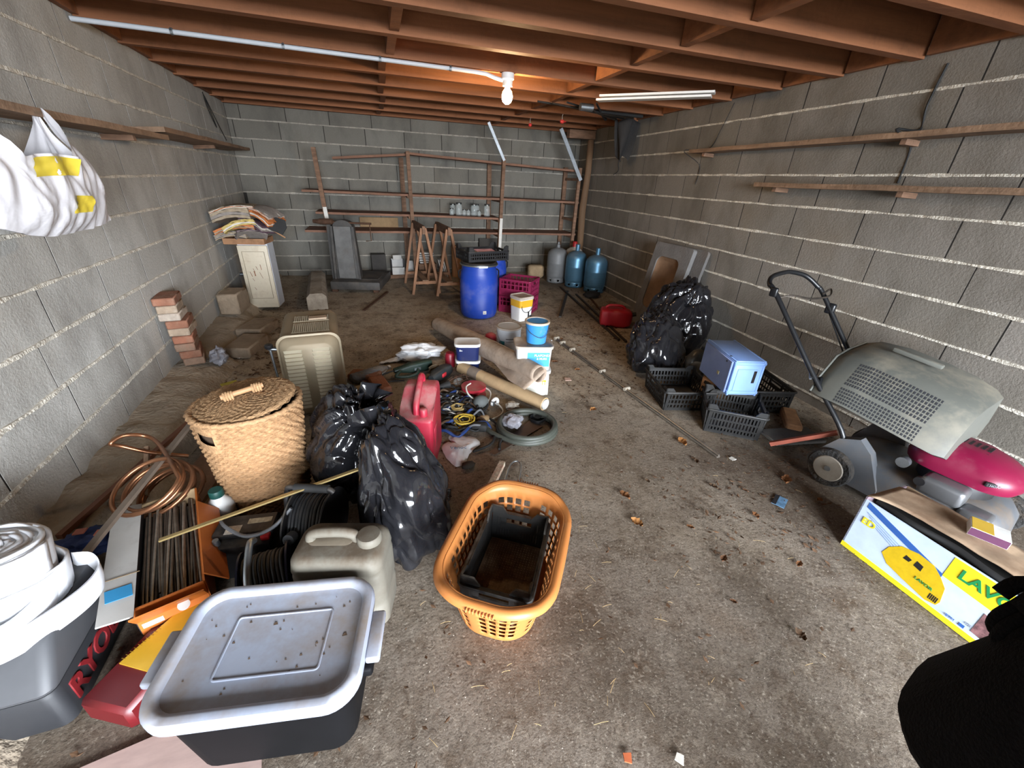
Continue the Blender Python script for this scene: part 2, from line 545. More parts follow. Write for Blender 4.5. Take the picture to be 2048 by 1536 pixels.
# ceiling: boards above, joists across, rows of noggins, rim boards
WOOD_J = mat('orange_pine_joist', '#8c5a3a', .75, var=.25, scale=5, stretch=(.25, 2.5, 4), dirt=.2, dirtcol='#4a3324', dscale=4, bump=.25, bscale=30, rand=.1)
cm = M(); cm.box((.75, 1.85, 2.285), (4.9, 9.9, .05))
CE = struct(cm.out('ceiling', mat('dark_ceiling_boards', '#1c1612', .9, var=.3, stretch=(1, .2, 1))), 'timber ceiling with closely set pine joists')  # boards coloured near black to deepen the shade between joists
JY = [-2.5, -2.0, -1.5, -1.0, -.5, -.02, .47, .96, 1.45, 1.93, 2.38, 2.85, 3.36, 3.87, 4.36, 4.87, 5.42, 5.97, 6.47]
for y in JY:
    j = M(); j.beam((XLW(y) + .005, y + .035 - .02, 2.14), (XRW(y) - .005, y + .035 + .05, 2.14), .062, .24)
    j.out('joist', WOOD_J, CE)
for k in range(len(JY) - 1):
    for x in (.14, 1.66):
        y0, y1 = JY[k] + .07 + .012 * x, JY[k + 1] + .012 * x
        j = M(); dx = random.uniform(-.03, .03)
        j.beam((x + dx, y0, 2.145), (x + dx, y1, 2.145), .05, .225)
        j.out('noggin', WOOD_J, CE)
for nm, fx in (('left', lambda y: XLW(y) + .02), ('right', lambda y: XRW(y) - .02)):
    for k in range(len(JY) - 1):
        y0, y1 = JY[k] + .07 + (.03 if nm == 'right' else -.02), JY[k + 1] + (.03 if nm == 'right' else -.02)
        j = M(); j.beam((fx(y0), y0, 2.148), (fx(y1), y1, 2.148), .03, .235)
        j.out('rim_board', WOOD_J, CE)

# ------------------------------------------------------------------ shared materials
OLDWOOD = mat('old_brown_wood', '#7d604c', .85, var=.35, scale=6, stretch=(1, 1, 5), dirt=.35, dirtcol='#3b2d23', bump=.3, bscale=40)
SHELFWOOD = mat('red_brown_shelf_wood', '#876350', .85, var=.25, scale=5, stretch=(.4, 3, 3), dirt=.4, dirtcol='#5c4d40', dscale=7, bump=.3, bscale=40)
PALEWOOD = mat('pale_pine', '#b98a62', .75, var=.22, scale=6, stretch=(3, 3, .5), dirt=.15, bump=.2, bscale=40)
TRESTLEWOOD = mat('trestle_wood', '#8f684c', .7, var=.25, scale=7, stretch=(3, 3, .6), dirt=.2, dirtcol='#5b402e', bump=.2)
GREYPLANK = mat('weathered_plank', '#8a6f58', .85, var=.3, scale=6, stretch=(4, .5, 4), dirt=.3, dirtcol='#4c3b2e', bump=.4, bscale=35)
STEEL = mat('galvanised_steel', '#9aa0a4', .4, .9, var=.15, scale=20)
DARKIRON = mat('dark_iron', '#4b453f', .55, .7, var=.3, scale=20, dirt=.3, dirtcol='#5c4030', dscale=20)
RUST = mat('rusty_iron', '#5d4435', .8, .4, var=.35, scale=25, bump=.3)
BLACKPL = mat('black_plastic', '#1c1c1e', .45, var=.2, scale=12, updirt=.5, dirtcol='#6b6257', dscale=9)
WHITE = mat('dirty_white_paint', '#d6d3cb', .6, var=.08, dirt=.25, dirtcol='#8a8072')
WHITEPL = mat('white_plastic', '#e4e4e1', .45, var=.05, dirt=.12, dirtcol='#a09788')
BLACKRUB = mat('black_rubber', '#232323', .7, var=.2, scale=15)

# ------------------------------------------------------------------ wall shelves
def wall_shelf(name, label, y0, y1, z, fx, width, out, mt, tilt=0.0, brs=(), dz=0.0):
    t = thing(name, label, 'shelf', (0, 0, 0), group='wall shelves')
    b = M(); n = 24; secs = []
    for i in range(n + 1):
        y = y0 + (y1 - y0) * i / n
        xw = fx(y) + out * .004; zz = z + dz * i / n + .004 * nz((y, z, 0), 3)
        ed = width * (1 + .05 * nz((y, 1, z), 4))
        p = [(xw, zz - .014), (xw + out * ed, zz - .014 + tilt), (xw + out * ed, zz + .014 + tilt), (xw, zz + .014)]
        secs.append([Vector((a, y, c)) for a, c in p])
    b.loft(secs); b.out('board', mt, t)
    for y in brs:
        k = M(); xw = fx(y) + out * .004
        k.beam((xw, y, z - .032), (xw + out * width * .7, y, z - .028 + tilt * .7), .03, .028)
        k.out('bracket', OLDWOOD, t)
    return t
wall_shelf('wall_shelf', 'long brown plank shelf on the left wall with a white carrier bag hanging from it', -.2, 3.55, 1.50, XLW, .22, 1, GREYPLANK, .0, (1.2, 3.2))
wall_shelf('wall_shelf', 'warped plank shelf further back on the left wall ending at the corner', 3.45, 6.2, 1.525, XLW, .24, 1, GREYPLANK, .015, (4.9,))
wall_shelf('wall_shelf', 'upper of the two plank shelves on the right wall', .3, 3.65, 1.655, XRW, .15, -1, GREYPLANK, .0, (1.85, 3.5))
wall_shelf('wall_shelf', 'lower plank shelf on the right wall above the lawnmower', .3, 2.75, 1.40, XRW, .17, -1, GREYPLANK, .0, (1.75, 2.6))

# ------------------------------------------------------------------ shelving rack on the back wall
rk = thing('shelving_rack', 'rickety brown wooden shelving rack standing against the back wall', 'shelving', (0, 0, 0))
def bar(name, a, b, w, h, mt, par, up=(0, 0, 1)):
    m = M(); m.beam(a, b, w, h, up); return m.out(name, mt, par)
bar('post', (-.60, 6.03, 0), (-.67, 6.03, 1.6), .05, .035, OLDWOOD, rk)
bar('post', (.44, 6.04, 0), (.42, 6.04, 1.62), .045, .05, OLDWOOD, rk)
bar('post', (1.63, 6.04, 0), (1.68, 6.04, 1.62), .045, .05, OLDWOOD, rk)
bar('post', (2.80, 6.06, 0), (2.82, 6.06, 1.55), .045, .04, OLDWOOD, rk)
for x in (.36, 1.6, 2.8):
    bar('back_post', (x, 6.53, 0), (x, 6.53, 1.56), .06, .04, OLDWOOD, rk)
pm = M(); pm.beam((-.612, 6.008, .55), (-.638, 6.008, .95), .045, .008); pm.out('painted_end', WHITE, rk)
pm = M(); pm.beam((1.645, 6.01, .3), (1.66, 6.01, .86), .04, .008); pm.out('painted_end', WHITE, rk)
def board(x0, z0, x1, z1, y0=6.07, y1=6.54, th=.026):
    m = M(); n = 14; secs = []
    for i in range(n + 1):
        x = x0 + (x1 - x0) * i / n; z = z0 + (z1 - z0) * i / n + .005 * nz((x, z0, 2), 2)
        secs.append([Vector((x, y0, z - th / 2)), Vector((x, y1, z - th / 2)), Vector((x, y1, z + th / 2)), Vector((x, y0, z + th / 2))])
    m.loft(secs); return m.out('shelf_board', SHELFWOOD, rk)
board(-.88, 1.125, 2.86, 1.095); board(-.76, .875, .43, .868); board(.45, .868, 1.66, .848)
board(-.92, .655, .42, .652); board(.45, .655, 1.64, .650); board(1.68, .652, 2.86, .645)
board(-.48, 1.50, .42, 1.585, 6.1, 6.3); board(.40, 1.60, 2.8, 1.505, 6.07, 6.34)
for x, z in ((.4, .84), (1.64, .82), (.4, .625), (1.64, .62), (2.8, .615), (.4, 1.095), (1.66, 1.08), (2.81, 1.07), (2.81, .85), (2.81, 1.4)):
    bar('bearer', (x, 6.06, z), (x, 6.54, z), .03, .035, OLDWOOD, rk)
bar('brace', (1.45, 6.0, 2.0), (1.68, 6.02, 1.58), .035, .01, mat('aluminium_strip', '#aab0b5', .45, .7), rk, (0, 1, 0))
bar('brace', (2.45, 6.0, 2.0), (2.82, 6.0, 1.39), .05, .01, _mats['aluminium_strip'], rk, (0, 1, 0))
tp = thing('timber_post', 'round timber post standing in the right back corner beside the shelving', 'post', (2.92, 6.02, 0))
m = M(); m.tube([(0.0, 0, 0), (.01, 0, .5), (-.01, .01, 1.0), (.01, 0, 1.5), (.0, 0, 1.9)], [.055, .05, .052, .046, .045], 12); m.out('trunk', mat('stripped_log', '#6e553e', .8, var=.3, scale=5, stretch=(3, 3, .4), bump=.4, bscale=25), tp, 50)
m = M(); m.beam((-.35, 0, 1.95), (.05, .02, 1.955), .09, .10); m.out('cap_beam', OLDWOOD, tp)

# glass jars on the shelf
GLASS = mat('jar_glass', '#dfe8e6', .05, var=0, alpha=.14, spec=1.0)
JARLID = mat('dull_jar_lid', '#6a6c6b', .4, .8)
jars = ((.99, 6.22, .032, .085, 'small squat glass jar at the left end of the jar row'), (1.03, 6.36, .042, .14, 'glass jar standing behind the tall jar at the left of the row'),
        (1.09, 6.2, .048, .165, 'tall glass jar with a lid, second from the left in front'), (1.165, 6.2, .03, .08, 'small glass jar just right of the tall left jar'),
        (1.225, 6.2, .03, .08, 'small glass jar in the middle of the jar row'), (1.315, 6.24, .05, .155, 'wide tall glass jar right of the two small jars'),
        (1.375, 6.36, .045, .15, 'glass jar half hidden behind the wide tall jar'), (1.375, 6.17, .026, .075, 'tiny glass jar in front of the wide tall jar'),
        (1.5, 6.22, .045, .16, 'tall glass jar standing alone at the right end of the row'))
for (x, y, r, h, lb) in jars:
    z0 = .868 + (x - .45) * -.0165 + .016
    t = thing('glass_jar', lb, 'jar', (x, y, z0), 0, 'glass jars on the shelf')
    m = M(); m.lathe([(r * .9, 0), (r, .006), (r, h * .72), (r * .8, h * .86), (r * .8, h * .96), (r * .74, h * .96), (r * .74, h * .84), (r * .93, h * .7), (r * .93, .012), (.001, .008)], 18, cap1=True)
    m.out('glass_body', GLASS, t, 60)
    m = M(); m.lathe([(r * .83, h * .88), (r * .83, h), (r * .8, h + .002)], 18); m.out('lid', JARLID, t, 40)

# ------------------------------------------------------------------ light, conduit and things under the ceiling
cd = thing('conduit', 'white plastic conduit running along a joist to the lamp', 'conduit', (0, 0, 0))
m = M(); m.tube([(-1.44, 3.30, 2.003), (.72, 3.395, 2.003), (.80, 3.398, 2.0), (.86, 3.40, 1.985), (.92, 3.40, 1.975)], .0125, 8); m.out('tube', mat('conduit_grey', '#c4c8cc', .5, var=.05), cd, 60)
for x in (-1.0, -.45, .1, .55):
    m = M(); m.tube([(x - .006, 3.33 + .044 * (x + .6), 2.003), (x + .006, 3.33 + .044 * (x + .6), 2.003)], .017, 8); m.out('clip', STEEL, cd)
lp = thing('ceiling_lamp', 'bare glowing light bulb in a white socket under the joists', 'lamp', (.955, 3.40, 2.018))
m = M(); m.lathe([(.045, 0), (.045, -.035), (.036, -.042), (.034, -.075)], 20); m.out('socket', WHITEPL, lp, 40)
BULB = mat('glowing_bulb', '#ffd6a0', .3, var=0, emit=400.0)
m = M(); m.lathe([(.014, -.072), (.016, -.085), (.03, -.105), (.038, -.13), (.037, -.15), (.028, -.17), (.012, -.181), (.001, -.183)], 20); m.out('bulb', BULB, lp, 180)

t = thing('white_trim_strip', 'white plastic trim boards stowed flat under the joists on the right', 'trim', (0, 0, 0))
for i, (dy, dz) in enumerate(((0, 0), (.05, -.02))):
    m = M(); m.beam((1.80, 3.62 + dy, 1.985 + dz), (2.42, 3.04 + dy * .6, 1.985 + dz), .09, .014); m.out('board', WHITEPL, t)
t = thing('fishing_rod_bundle', 'dark bundle of fishing rods and poles stowed under the ceiling joists', 'rods', (0, 0, 0))
for i in range(5):
    a = Vector((1.45 + .12 * i, 4.15 - .05 * i, 1.99 - .01 * (i % 2))); b = Vector((2.65 - .05 * i, 4.35 + .10 * i, 1.985))
    m = M(); m.tube([a, a.lerp(b, .5) + Vector((0, 0, -.012)), b], [.007, .012, .016], 8); m.out('rod', DARKIRON if i % 2 else BLACKRUB, t, 60)
m = M(); m.tube([(1.8, 4.0, 1.96), (1.92, 4.0, 1.96)], .03, 10); m.out('fishing_reel', STEEL, t, 40)
for k, (p, lb) in enumerate((((1.83, 5.46, 1.95), 'small red deflated balloon scrap nearest the shelving'), ((2.02, 4.93, 1.95), 'small red balloon scrap hanging nearest the fishing rods'))):
    t = thing('balloon_scrap', lb, 'balloon', p, 20, 'red balloon scraps')
    m = M(); m.ball((0, 0, 0), .022, 10, 8, (1.3 if k else 1, 1, .9)); m.out('rubber', mat('red_rubber', '#d8403a', .4), t, 180)
    m = M(); m.tube([(0, 0, .015), (0, .004, .05), (.004, 0, .07)], .0025, 5); m.out('string', WHITE, t)
    if k: 
        m = M(); m.tube([(.02, 0, 0), (.06, 0, .004)], [.012, .003], 7); m.out('neck', _mats['red_rubber'], t, 60)
t = thing('dark_cloth', 'dark dusty cloth hanging from the ceiling in the right corner', 'cloth', (2.72, 4.75, 1.60))
m = M(); m.sheet(lambda u, v: (-.16 + .34 * u * (1 - .7 * v) + .1 * v + .03 * sin(u * 14), .06 * sin(u * 9 + 2 * v) + .05 * u, .42 - .38 * v - .05 * sin(u * 7)), 24, 16)
m.out('fabric', mat('dusty_black_cloth', '#2c2a29', .95, bump=.3), t, 180, solid=.004)
def hang(name, label, pts, r=.003, mt=None):
    t = M(); t.tube(smoothpath(pts, 6), r, 6)
    return tag(t.out(name, mt or BLACKRUB, None, 60), label, 'wire', 'wires hanging on the walls')
hang('hanging_wire', 'thin black wire dangling on the right wall near the timber post', [(2.94, 5.15, 2.0), (2.955, 5.2, 1.85), (2.96, 5.22, 1.75), (2.955, 5.24, 1.6), (2.958, 5.22, 1.52), (2.955, 5.32, 1.47)], .004)
hang('hanging_wire', 'thin black cord falling from the ceiling past the end of the upper right shelf', [(2.885, 3.36, 2.0), (2.89, 3.45, 1.82), (2.895, 3.56, 1.68), (2.73, 3.68, 1.66), (2.9, 3.64, 1.55), (2.905, 3.65, 1.39)], .003)
hang('hanging_wire', 'short dark cord hanging between the right hand shelves', [(2.85, 1.86, 1.98), (2.84, 1.87, 1.8), (2.845, 1.86, 1.69), (2.67, 1.86, 1.68), (2.84, 1.87, 1.62), (2.845, 1.86, 1.43)], .006)
hang('hanging_wire', 'tangle of dark cord hanging high in the left back corner', [(-1.56, 5.6, 2.0), (-1.57, 5.7, 1.85), (-1.575, 5.85, 1.72), (-1.57, 5.75, 1.85), (-1.56, 5.62, 1.98), (-1.58, 5.9, 1.8), (-1.6, 6.1, 1.7), (-1.6, 6.2, 1.62)], .004)

# ------------------------------------------------------------------ lattice crates
def lattice(L, h, th, mx, rail=.022, slats=9, sw=.010, mids=(.5,), handle=None, post=.02, top=None):
    """one open wall of a crate in its own x (length), y (thickness), z (up)"""
    m = M()
    m.box((0, 0, rail / 2), (L, th, rail), mx); m.box((0, 0, h - rail / 2), (L, th * 1.5, rail), mx)
    for sx in (-1, 1): m.box((sx * (L / 2 - post / 2), 0, h / 2), (post, th * 1.3, h), mx)
    for f in mids: m.box((0, 0, h * f), (L, th * .9, .012), mx)
    for i in range(slats):
        x = -L / 2 + post + (L - 2 * post) * (i + .5) / slats
        if handle and abs(x) < handle / 2:
            m.box((x, 0, h * .3), (sw, th * .8, h * .6), mx)
        else:
            m.box((x, 0, h / 2), (sw, th * .8, h), mx)
    if handle:
        m.box((0, 0, h * .62), (handle + .04, th * 1.2, .02), mx)
        for sx in (-1, 1): m.box((sx * (handle / 2 + .01), 0, h * .78), (.02, th * 1.2, h * .36), mx)
    return m
def crate(t, w, d, h, mt, slats=(9, 7), mids=(.5,), handle=.1, th=.006, base=(8, 6), flare=0.0, earh=0.0):
    """plastic crate: base grid, four lattice walls, rim, raised corners"""
    m = M()
    for i in range(base[0] + 1): m.box((-w / 2 + w * i / base[0], 0, .006), (.009, d, .008))
    for i in range(base[1] + 1): m.box((0, -d / 2 + d * i / base[1], .006), (w, .009, .008))
    m.out('base', mt, t)
    for s in (-1, 1):
        lattice(w, h, th, Matrix.Translation((0, s * (d / 2), 0)) @ rot(-s * flare, 0, 0), slats=slats[0], mids=mids).out('long_side', mt, t)
        lattice(d, h, th, Matrix.Translation((s * (w / 2), 0, 0)) @ rot(0, 0, 90) @ rot(s * flare, 0, 0), slats=slats[1], mids=mids, handle=handle).out('short_side', mt, t)
    g = M()
    e = h * math.tan(RD(flare))
    ring = rr(w + 2 * e + .012, d + 2 * e + .012, .02, 3, h - .006)
    g.tube(ring, .007, 6, closed=True)
    if earh:
        for sx in (-1, 1):
            for sy in (-1, 1):
                q = [(0, 0), (.07, 0), (.045, earh), (0, earh)]
                for (ax, ln) in ((0, w), (1, d)):
                    p = [Vector(((sx * (w / 2 + e - a) if ax == 0 else sx * (w / 2 + e)), (sy * (d / 2 + e) if ax == 0 else sy * (d / 2 + e - a)), h - .005 + z)) for a, z in q]
                    nrm = Vector((0, sy * .007, 0)) if ax == 0 else Vector((sx * .007, 0, 0))
                    g.loft([p, [k - nrm for k in p]])
    g.out('rim', mt, t, 60)
    return t

# ------------------------------------------------------------------ back of the garage
# old platform scale
sc = thing('platform_scale', 'old dark grey platform weighing scale with a tall iron column', 'scale', (-.36, 5.72, 0), -12)
SCALEMET = mat('dark_grey_scale_metal', '#4c4a48', .6, .3, var=.25, scale=7, updirt=.5, dirt=.2, dirtcol='#8b8073', dscale=6)
m = M(); m.rbox((.06, .1, .085), (.60, .74, .10), .012, 2); m.out('platform', SCALEMET, sc, 40)
m = M(); m.rbox((.08, .16, .134), (.46, .54, .01), .004, 1); m.out('deck_plate', SCALEMET, sc, 40)
for x, y in ((-.2, -.22), (.3, -.22), (-.2, .4), (.3, .4)):
    m = M(); m.rbox((x, y, .025), (.07, .07, .05), .008, 1); m.out('foot', RUST, sc, 40)
m = M(); m.loft([rr(.30, .16, .02, 3, .13, -.06, -.02), rr(.27, .15, .02, 3, .45, -.065, 0), rr(.24, .13, .02, 3, .74, -.07, .02)])
hd = []
for i in range(9):
    a = pi * i / 8
    hd.append((-.07 + .12 * cos(a), .74 + .09 * sin(a)))
m.loft([[Vector((x, -.045, z)) for x, z in hd], [Vector((x, .085, z)) for x, z in hd]])
m.out('column', SCALEMET, sc, 45)
m = M(); m.beam((-.06, -.112, .15), (-.065, -.085, .76), .2, .012, (0, 1, 0)); m.out('front_panel', mat('grey_panel', '#6b6a68', .55, .2, var=.2, dirt=.3), sc)
for s in (-1, 1):
    bar('side_rail', (-.06 + s * .15, -.1, .13), (-.065 + s * .125, -.07, .76), .025, .03, SCALEMET, sc)
bar('lever_post', (-.25, .0, .1), (-.24, .02, .82), .05, .07, SCALEMET, sc)
m = M(); m.tube([(-.34, 0, .80), (-.18, -.02, .805)], .035, 10); m.tube([(-.18, -.02, .80), (.28, -.05, .80)], .012, 8); m.out('balance_beam', RUST, sc, 50)
m = M(); m.tube([(.26, -.05, .80), (.262, -.05, .60), (.2, -.06, .598)], .006, 6); m.out('hook', RUST, sc, 50)
m = M(); m.tube([(-.34, 0, .80), (-.42, .01, .80)], [.03, .022], 10); m.out('counterweight', RUST, sc, 50)

# concrete post lying on the floor beside the scale
t = thing('concrete_post', 'broken concrete post lying on the floor left of the weighing scale', 'concrete post', (-.78, 5.35, 0), 6)
m = M(); secs = []
for i in range(14):
    y = -.6 + 1.2 * i / 13
    w = .10 + .014 * nz((0, y, 1), 5); h = .18 + .02 * nz((1, y, 0), 4)
    secs.append([Vector((-w, y, 0)), Vector((w, y, 0)), Vector((w * .98, y, h * .8)), Vector((w * .6, y, h)), Vector((-w * .6, y, h * .98)), Vector((-w, y, h * .75))])
m.loft(secs); m.out('shaft', mat('rough_concrete_post', '#a4998a', .95, var=.25, dirt=.4, dirtcol='#5b4a3b', bump=.8, bscale=40), t, 40)

# trestles
def trestle(loc, rz, label):
    t = thing('trestle', label, 'trestle', loc, rz, 'wooden trestles by the barrels')
    L, H, W = .62, .76, .17
    bar('ridge_beam', (0, -L / 2 - .05, H + .01), (0, L / 2 + .05, H + .01), .035, .09, OLDWOOD, t)
    for sy in (-1, 1):
        for sx in (-1, 1):
            bar('leg', (sx * W, sy * L / 2 - sy * -.02, 0), (sx * .022, sy * L / 2, H + .03), .03, .045, TRESTLEWOOD, t, (0, 1, 0))
        bar('cross_bar', (-W * .82, sy * L / 2, .14), (W * .82, sy * L / 2, .14), .03, .035, TRESTLEWOOD, t)
    bar('stretcher', (0, -L / 2, .158), (0, L / 2, .158), .075, .02, GREYPLANK, t)
trestle((.47, 5.63, 0), 5, 'wooden trestle nearer the white cartons')
trestle((.76, 5.52, 0), 5, 'wooden trestle between the other trestle and the blue barrel')

# cartons, tiles and junk behind the trestles
t = thing('wood_offcut', 'rough board on the floor under the white carton', 'board', (.22, 6.3, 0), 5)
m = M(); m.rbox((0, 0, .03), (.42, .2, .05), .006, 1); m.out('board', OLDWOOD, t)
t = thing('carton', 'open grey and white carton left of the trestles', 'carton', (.2, 6.3, .056), 4)
CARD_W = mat('white_card', '#cfcdc8', .8, var=.08, dirt=.15)
for nm, c, d in (('side', (-.085, 0, .1), (.006, .15, .2)), ('side', (.085, 0, .1), (.006, .15, .2)), ('back', (0, .073, .1), (.17, .006, .2)), ('front', (0, -.073, .05), (.17, .006, .1)), ('bottom', (0, 0, .004), (.17, .15, .006))):
    m = M(); m.box(c, d); m.out(nm, CARD_W if nm != 'side' else mat('grey_card', '#77767a', .8), t)
m = M(); m.box((0, 0, 0), (.12, .005, .07), Matrix.Translation((0, -.02, .23)) @ rot(-35, 0, 0)); m.out('flap', CARD_W, t)
t = thing('paper_sack', 'crumpled white paper packet beside the carton', 'paper bag', (.375, 6.27, .056), -8)
m = M(); m.loft([[p + Vector((.01 * nz(p, 30), .01 * nz(p, 31), 0)) for p in dense(rr(.13 - .03 * k / 5, .09 - .05 * k / 5, .02, 3, .19 * k / 5), 28)] for k in range(6)]); m.out('bag', CARD_W, t, 60)
tl = ('lowest', 'second from the bottom', 'third from the bottom', 'fourth from the bottom', 'topmost')
for i in range(5):
    t = M(); t.rbox((0, 0, 0), (.2, .14, .022), .003, 1)
    o = t.out('white_tile', mat('white_tile', '#d9d8d4', .35, var=.05, dirt=.15), None); o.location = (.61, 6.28, .225 + .032 * i); o.rotation_euler = (0, 0, RD(random.uniform(-9, 9)))
    tag(o, 'white slab, %s in the stack behind the trestles' % tl[i], 'tile', 'white slabs behind the trestles')
t = thing('tile_crate', 'low wooden box carrying the stack of white slabs', 'box', (.62, 6.28, 0), 2)
m = M(); m.rbox((0, 0, .105), (.26, .18, .21), .005, 1); m.out('box', OLDWOOD, t)
for i, nm in enumerate(('leftmost', 'second', 'third', 'rightmost')):
    t = M(); t.rbox((0, 0, 0), (.014, .16, .26), .003, 1)
    o = t.out('white_tile', _mats['white_tile'], None); o.location = (.80 + .024 * i, 6.22, .148); o.rotation_euler = (0, RD(-14), 0)
    tag(o, '%s of the four white slabs leaning beside the slab stack' % nm if nm in ('leftmost', 'rightmost') else '%s from the left of the four leaning white slabs' % nm, 'tile', 'leaning white slabs')
t = thing('log', 'short pale log standing behind the second trestle', 'log', (1.06, 6.3, 0), 0)
m = M(); m.lathe([(.075, 0), (.07, .2), (.072, .42), (.066, .45)], 14); m.out('log', PALEWOOD, t, 45)
t = thing('stone_block', 'rough squared stone block on the floor before the back wall', 'stone', (2.27, 6.12, 0), -10)
m = M(); m.ball((0, 0, .1), .12, 14, 10, (1.1, .8, .85), lambda p, q: Vector((max(-.125, min(.125, q.x * 1.25)), max(-.09, min(.09, q.y * 1.25)), max(-.1, min(.095, q.z * 1.25)))) + Vector((1, 1, 1)) * .006 * nz(q, 20)); m.out('stone', mat('tan_stone', '#a08a6c', .9, var=.2, bump=.6), t, 50)

slab0 = lambda name, label, loc, d, rz, mt, cat, ry=0, rx=0: (lambda o: (setattr(o, 'location', loc), setattr(o, 'rotation_euler', (RD(rx), RD(ry), RD(rz))), tag(o, label, cat)))((lambda m: m.out(name, mt, None, 40))(M().rbox((0, 0, 0), d, .004, 1)))
slab0('card_panel', 'tan board standing on the lowest shelf behind the weighing scale', (.0, 6.5, .735), (.52, .012, .13), 0, mat('tan_board', '#8f7454', .85, var=.2, dirt=.3), 'board', rx=-6)
slab0('dark_board', 'dark grey board leaning on the back wall behind the blue barrels', (1.60, 6.47, .27), (.30, .02, .52), 0, mat('dark_slate_board', '#4a453f', .8, var=.2, dirt=.2), 'board', rx=-8)
slab0('dark_box', 'dark box on the floor against the back wall left of the cartons', (-.06, 6.43, .16), (.2, .14, .31), 4, mat('dark_box_card', '#3d3a37', .8, var=.2), 'box')
# blue barrels
BLUE = mat('blue_barrel_plastic', '#1d3f9e', .4, var=.1, scale=4, updirt=.4, dirt=.12, dirtcol='#8d8474', dscale=4)
def barrel(loc, label, lbl):
    t = thing('plastic_barrel', label, 'barrel', loc, 0, 'blue plastic barrels')
    m = M(); n = 40; secs = []
    prof = [(.15, 0), (.182, .015), (.196, .05), (.2, .12), (.2, .36), (.197, .43), (.192, .47), (.182, .505), (.178, .53), (.176, .555)]
    rows = []
    for (r, z) in [(a[0] + (b[0] - a[0]) * k / 3, a[1] + (b[1] - a[1]) * k / 3) for a, b in zip(prof, prof[1:]) for k in range(3)] + [prof[-1]]:
        ring = []
        for i in range(n):
            a = 2 * pi * i / n
            # moulded grip panel: the wall dips between two shoulders
            da = abs((a - RD(255) + pi) % (2 * pi) - pi)
            dent = 0.02 * max(0, 1 - (da / .75) ** 2) * max(0, min(1, (z - .05) / .1)) * max(0, 1 - abs(z - .3) / .2)
            ring.append(Vector(((r - dent) * cos(a), (r - dent) * sin(a), z)))
        rows.append(ring)
    m.loft(rows); m.out('body', BLUE, t, 60)
    m = M(); m.lathe([(.188, .548), (.192, .555), (.192, .572), (.186, .58), (.17, .582), (.165, .572), (.05, .57), (.001, .57)], 40, cap1=False); m.out('lid', BLACKPL, t, 40)
    m = M(); m.tube(arc((0, 0, .556), .193, 0, 360, 40)[:-1], .008, 6, closed=True); m.out('clamp_ring', STEEL, t, 60)
    m = M(); m.box((0, -.2, .556), (.09, .012, .018)); m.out('clasp', STEEL, t)
    for sx in (-1, 1):
        m = M(); m.tube([(sx * .19, 0, .5), (sx * .215, 0, .48), (sx * .215, 0, .43), (sx * .195, 0, .4)], .009, 6); m.out('grip', BLACKPL, t, 60)
    if lbl:
        m = M(); m.box((.02, -.2005, .085), (.035, .004, .035)); m.out('sticker', WHITE, t)
        text('464', .016, mat('ink_black', '#1d1d20', .6, var=0), t, Matrix.Translation((.02, -.203, .08)) @ rot(90, 0, 0))
    return t
barrel((.96, 4.30, 0), 'front blue plastic barrel with a metal clamp ring and a small white sticker', True)
barrel((1.20, 4.80, 0), 'second blue plastic barrel half hidden behind the front one', False)
t = thing('plastic_crate', 'black plastic crate resting on top of the blue barrels', 'crate', (1.02, 4.42, .584), 14, 'black plastic crates')
crate(t, .46, .32, .10, BLACKPL, (16, 10), (.5,), .1, earh=.05)
t = thing('magazine', 'pink and white magazine lying in the crate on the barrel', 'magazine', (1.04, 4.36, .66), 8)
m = M(); m.rbox((0, 0, .014), (.2, .15, .01), .002, 1, r=rot(4, 0, 0).to_3x3()); m.out('cover', mat('pink_cover', '#d9a6b4', .4, var=.35, scale=18), t)
m = M(); m.rbox((0, 0, .006), (.21, .15, .006), .002, 1); m.out('pages', WHITE, t)

# bottle crates
MAROON = mat('maroon_plastic', '#7e1d42', .45, var=.12, updirt=.3, dirtcol='#8b7468')
def bottle_crate(z, label):
    t = thing('bottle_crate', label, 'crate', (1.46, 4.43, z), -38, 'maroon bottle crates')
    crate(t, .36, .30, .185, MAROON, (7, 6), (.34, .68), .11, base=(5, 4), th=.012)
    for s in (-1, 1):
        m = M(); m.box((0, s * .1505, .05), (.34, .008, .06)); m.out('solid_band', MAROON, t)
    m = M()
    for i in (-1, 0, 1): m.box((i * .09, 0, .07), (.006, .29, .12))
    m.box((0, 0, .07), (.35, .006, .12)); m.out('divider', MAROON, t)
bottle_crate(0, 'lower of the two stacked maroon bottle crates')
bottle_crate(.19, 'upper of the two stacked maroon bottle crates')

# square paint pail
t = thing('paint_pail', 'square white and yellow paint pail in front of the maroon crates', 'paint pail', (1.385, 4.10, 0), 22)
m = M(); m.loft([rr(.165, .165, .025, 4, 0), rr(.175, .175, .025, 4, .13), rr(.185, .185, .025, 4, .235)]); m.out('tub', WHITEPL, t, 40)
m = M(); m.loft([rr(.182, .182, .025, 4, .15), rr(.1875, .1875, .025, 4, .225)], False, False); m.out('yellow_band', mat('yellow_print', '#e0ac2c', .5, var=.06), t, 40)
m = M(); m.loft([rr(.198, .198, .03, 4, .232), rr(.2, .2, .03, 4, .255), rr(.19, .19, .03, 4, .262), rr(.18, .18, .03, 4, .252)]); m.out('lid', mat('dusty_lid', '#b7aca0', .8, updirt=.9, dirtcol='#8d7a68'), t, 40)
m = M(); m.tube(arc((0, -.098, .17), .075, 180, 360, 14, ax=(0, 2)), .003, 5); m.out('wire_handle', DARKIRON, t, 60)
m = M(); m.box((.03, -.0885, .06), (.016, .004, .08)); m.box((.06, -.0885, .04), (.03, .004, .03)); m.out('print', mat('ink_black', '#1d1d20', .6, var=0), t)
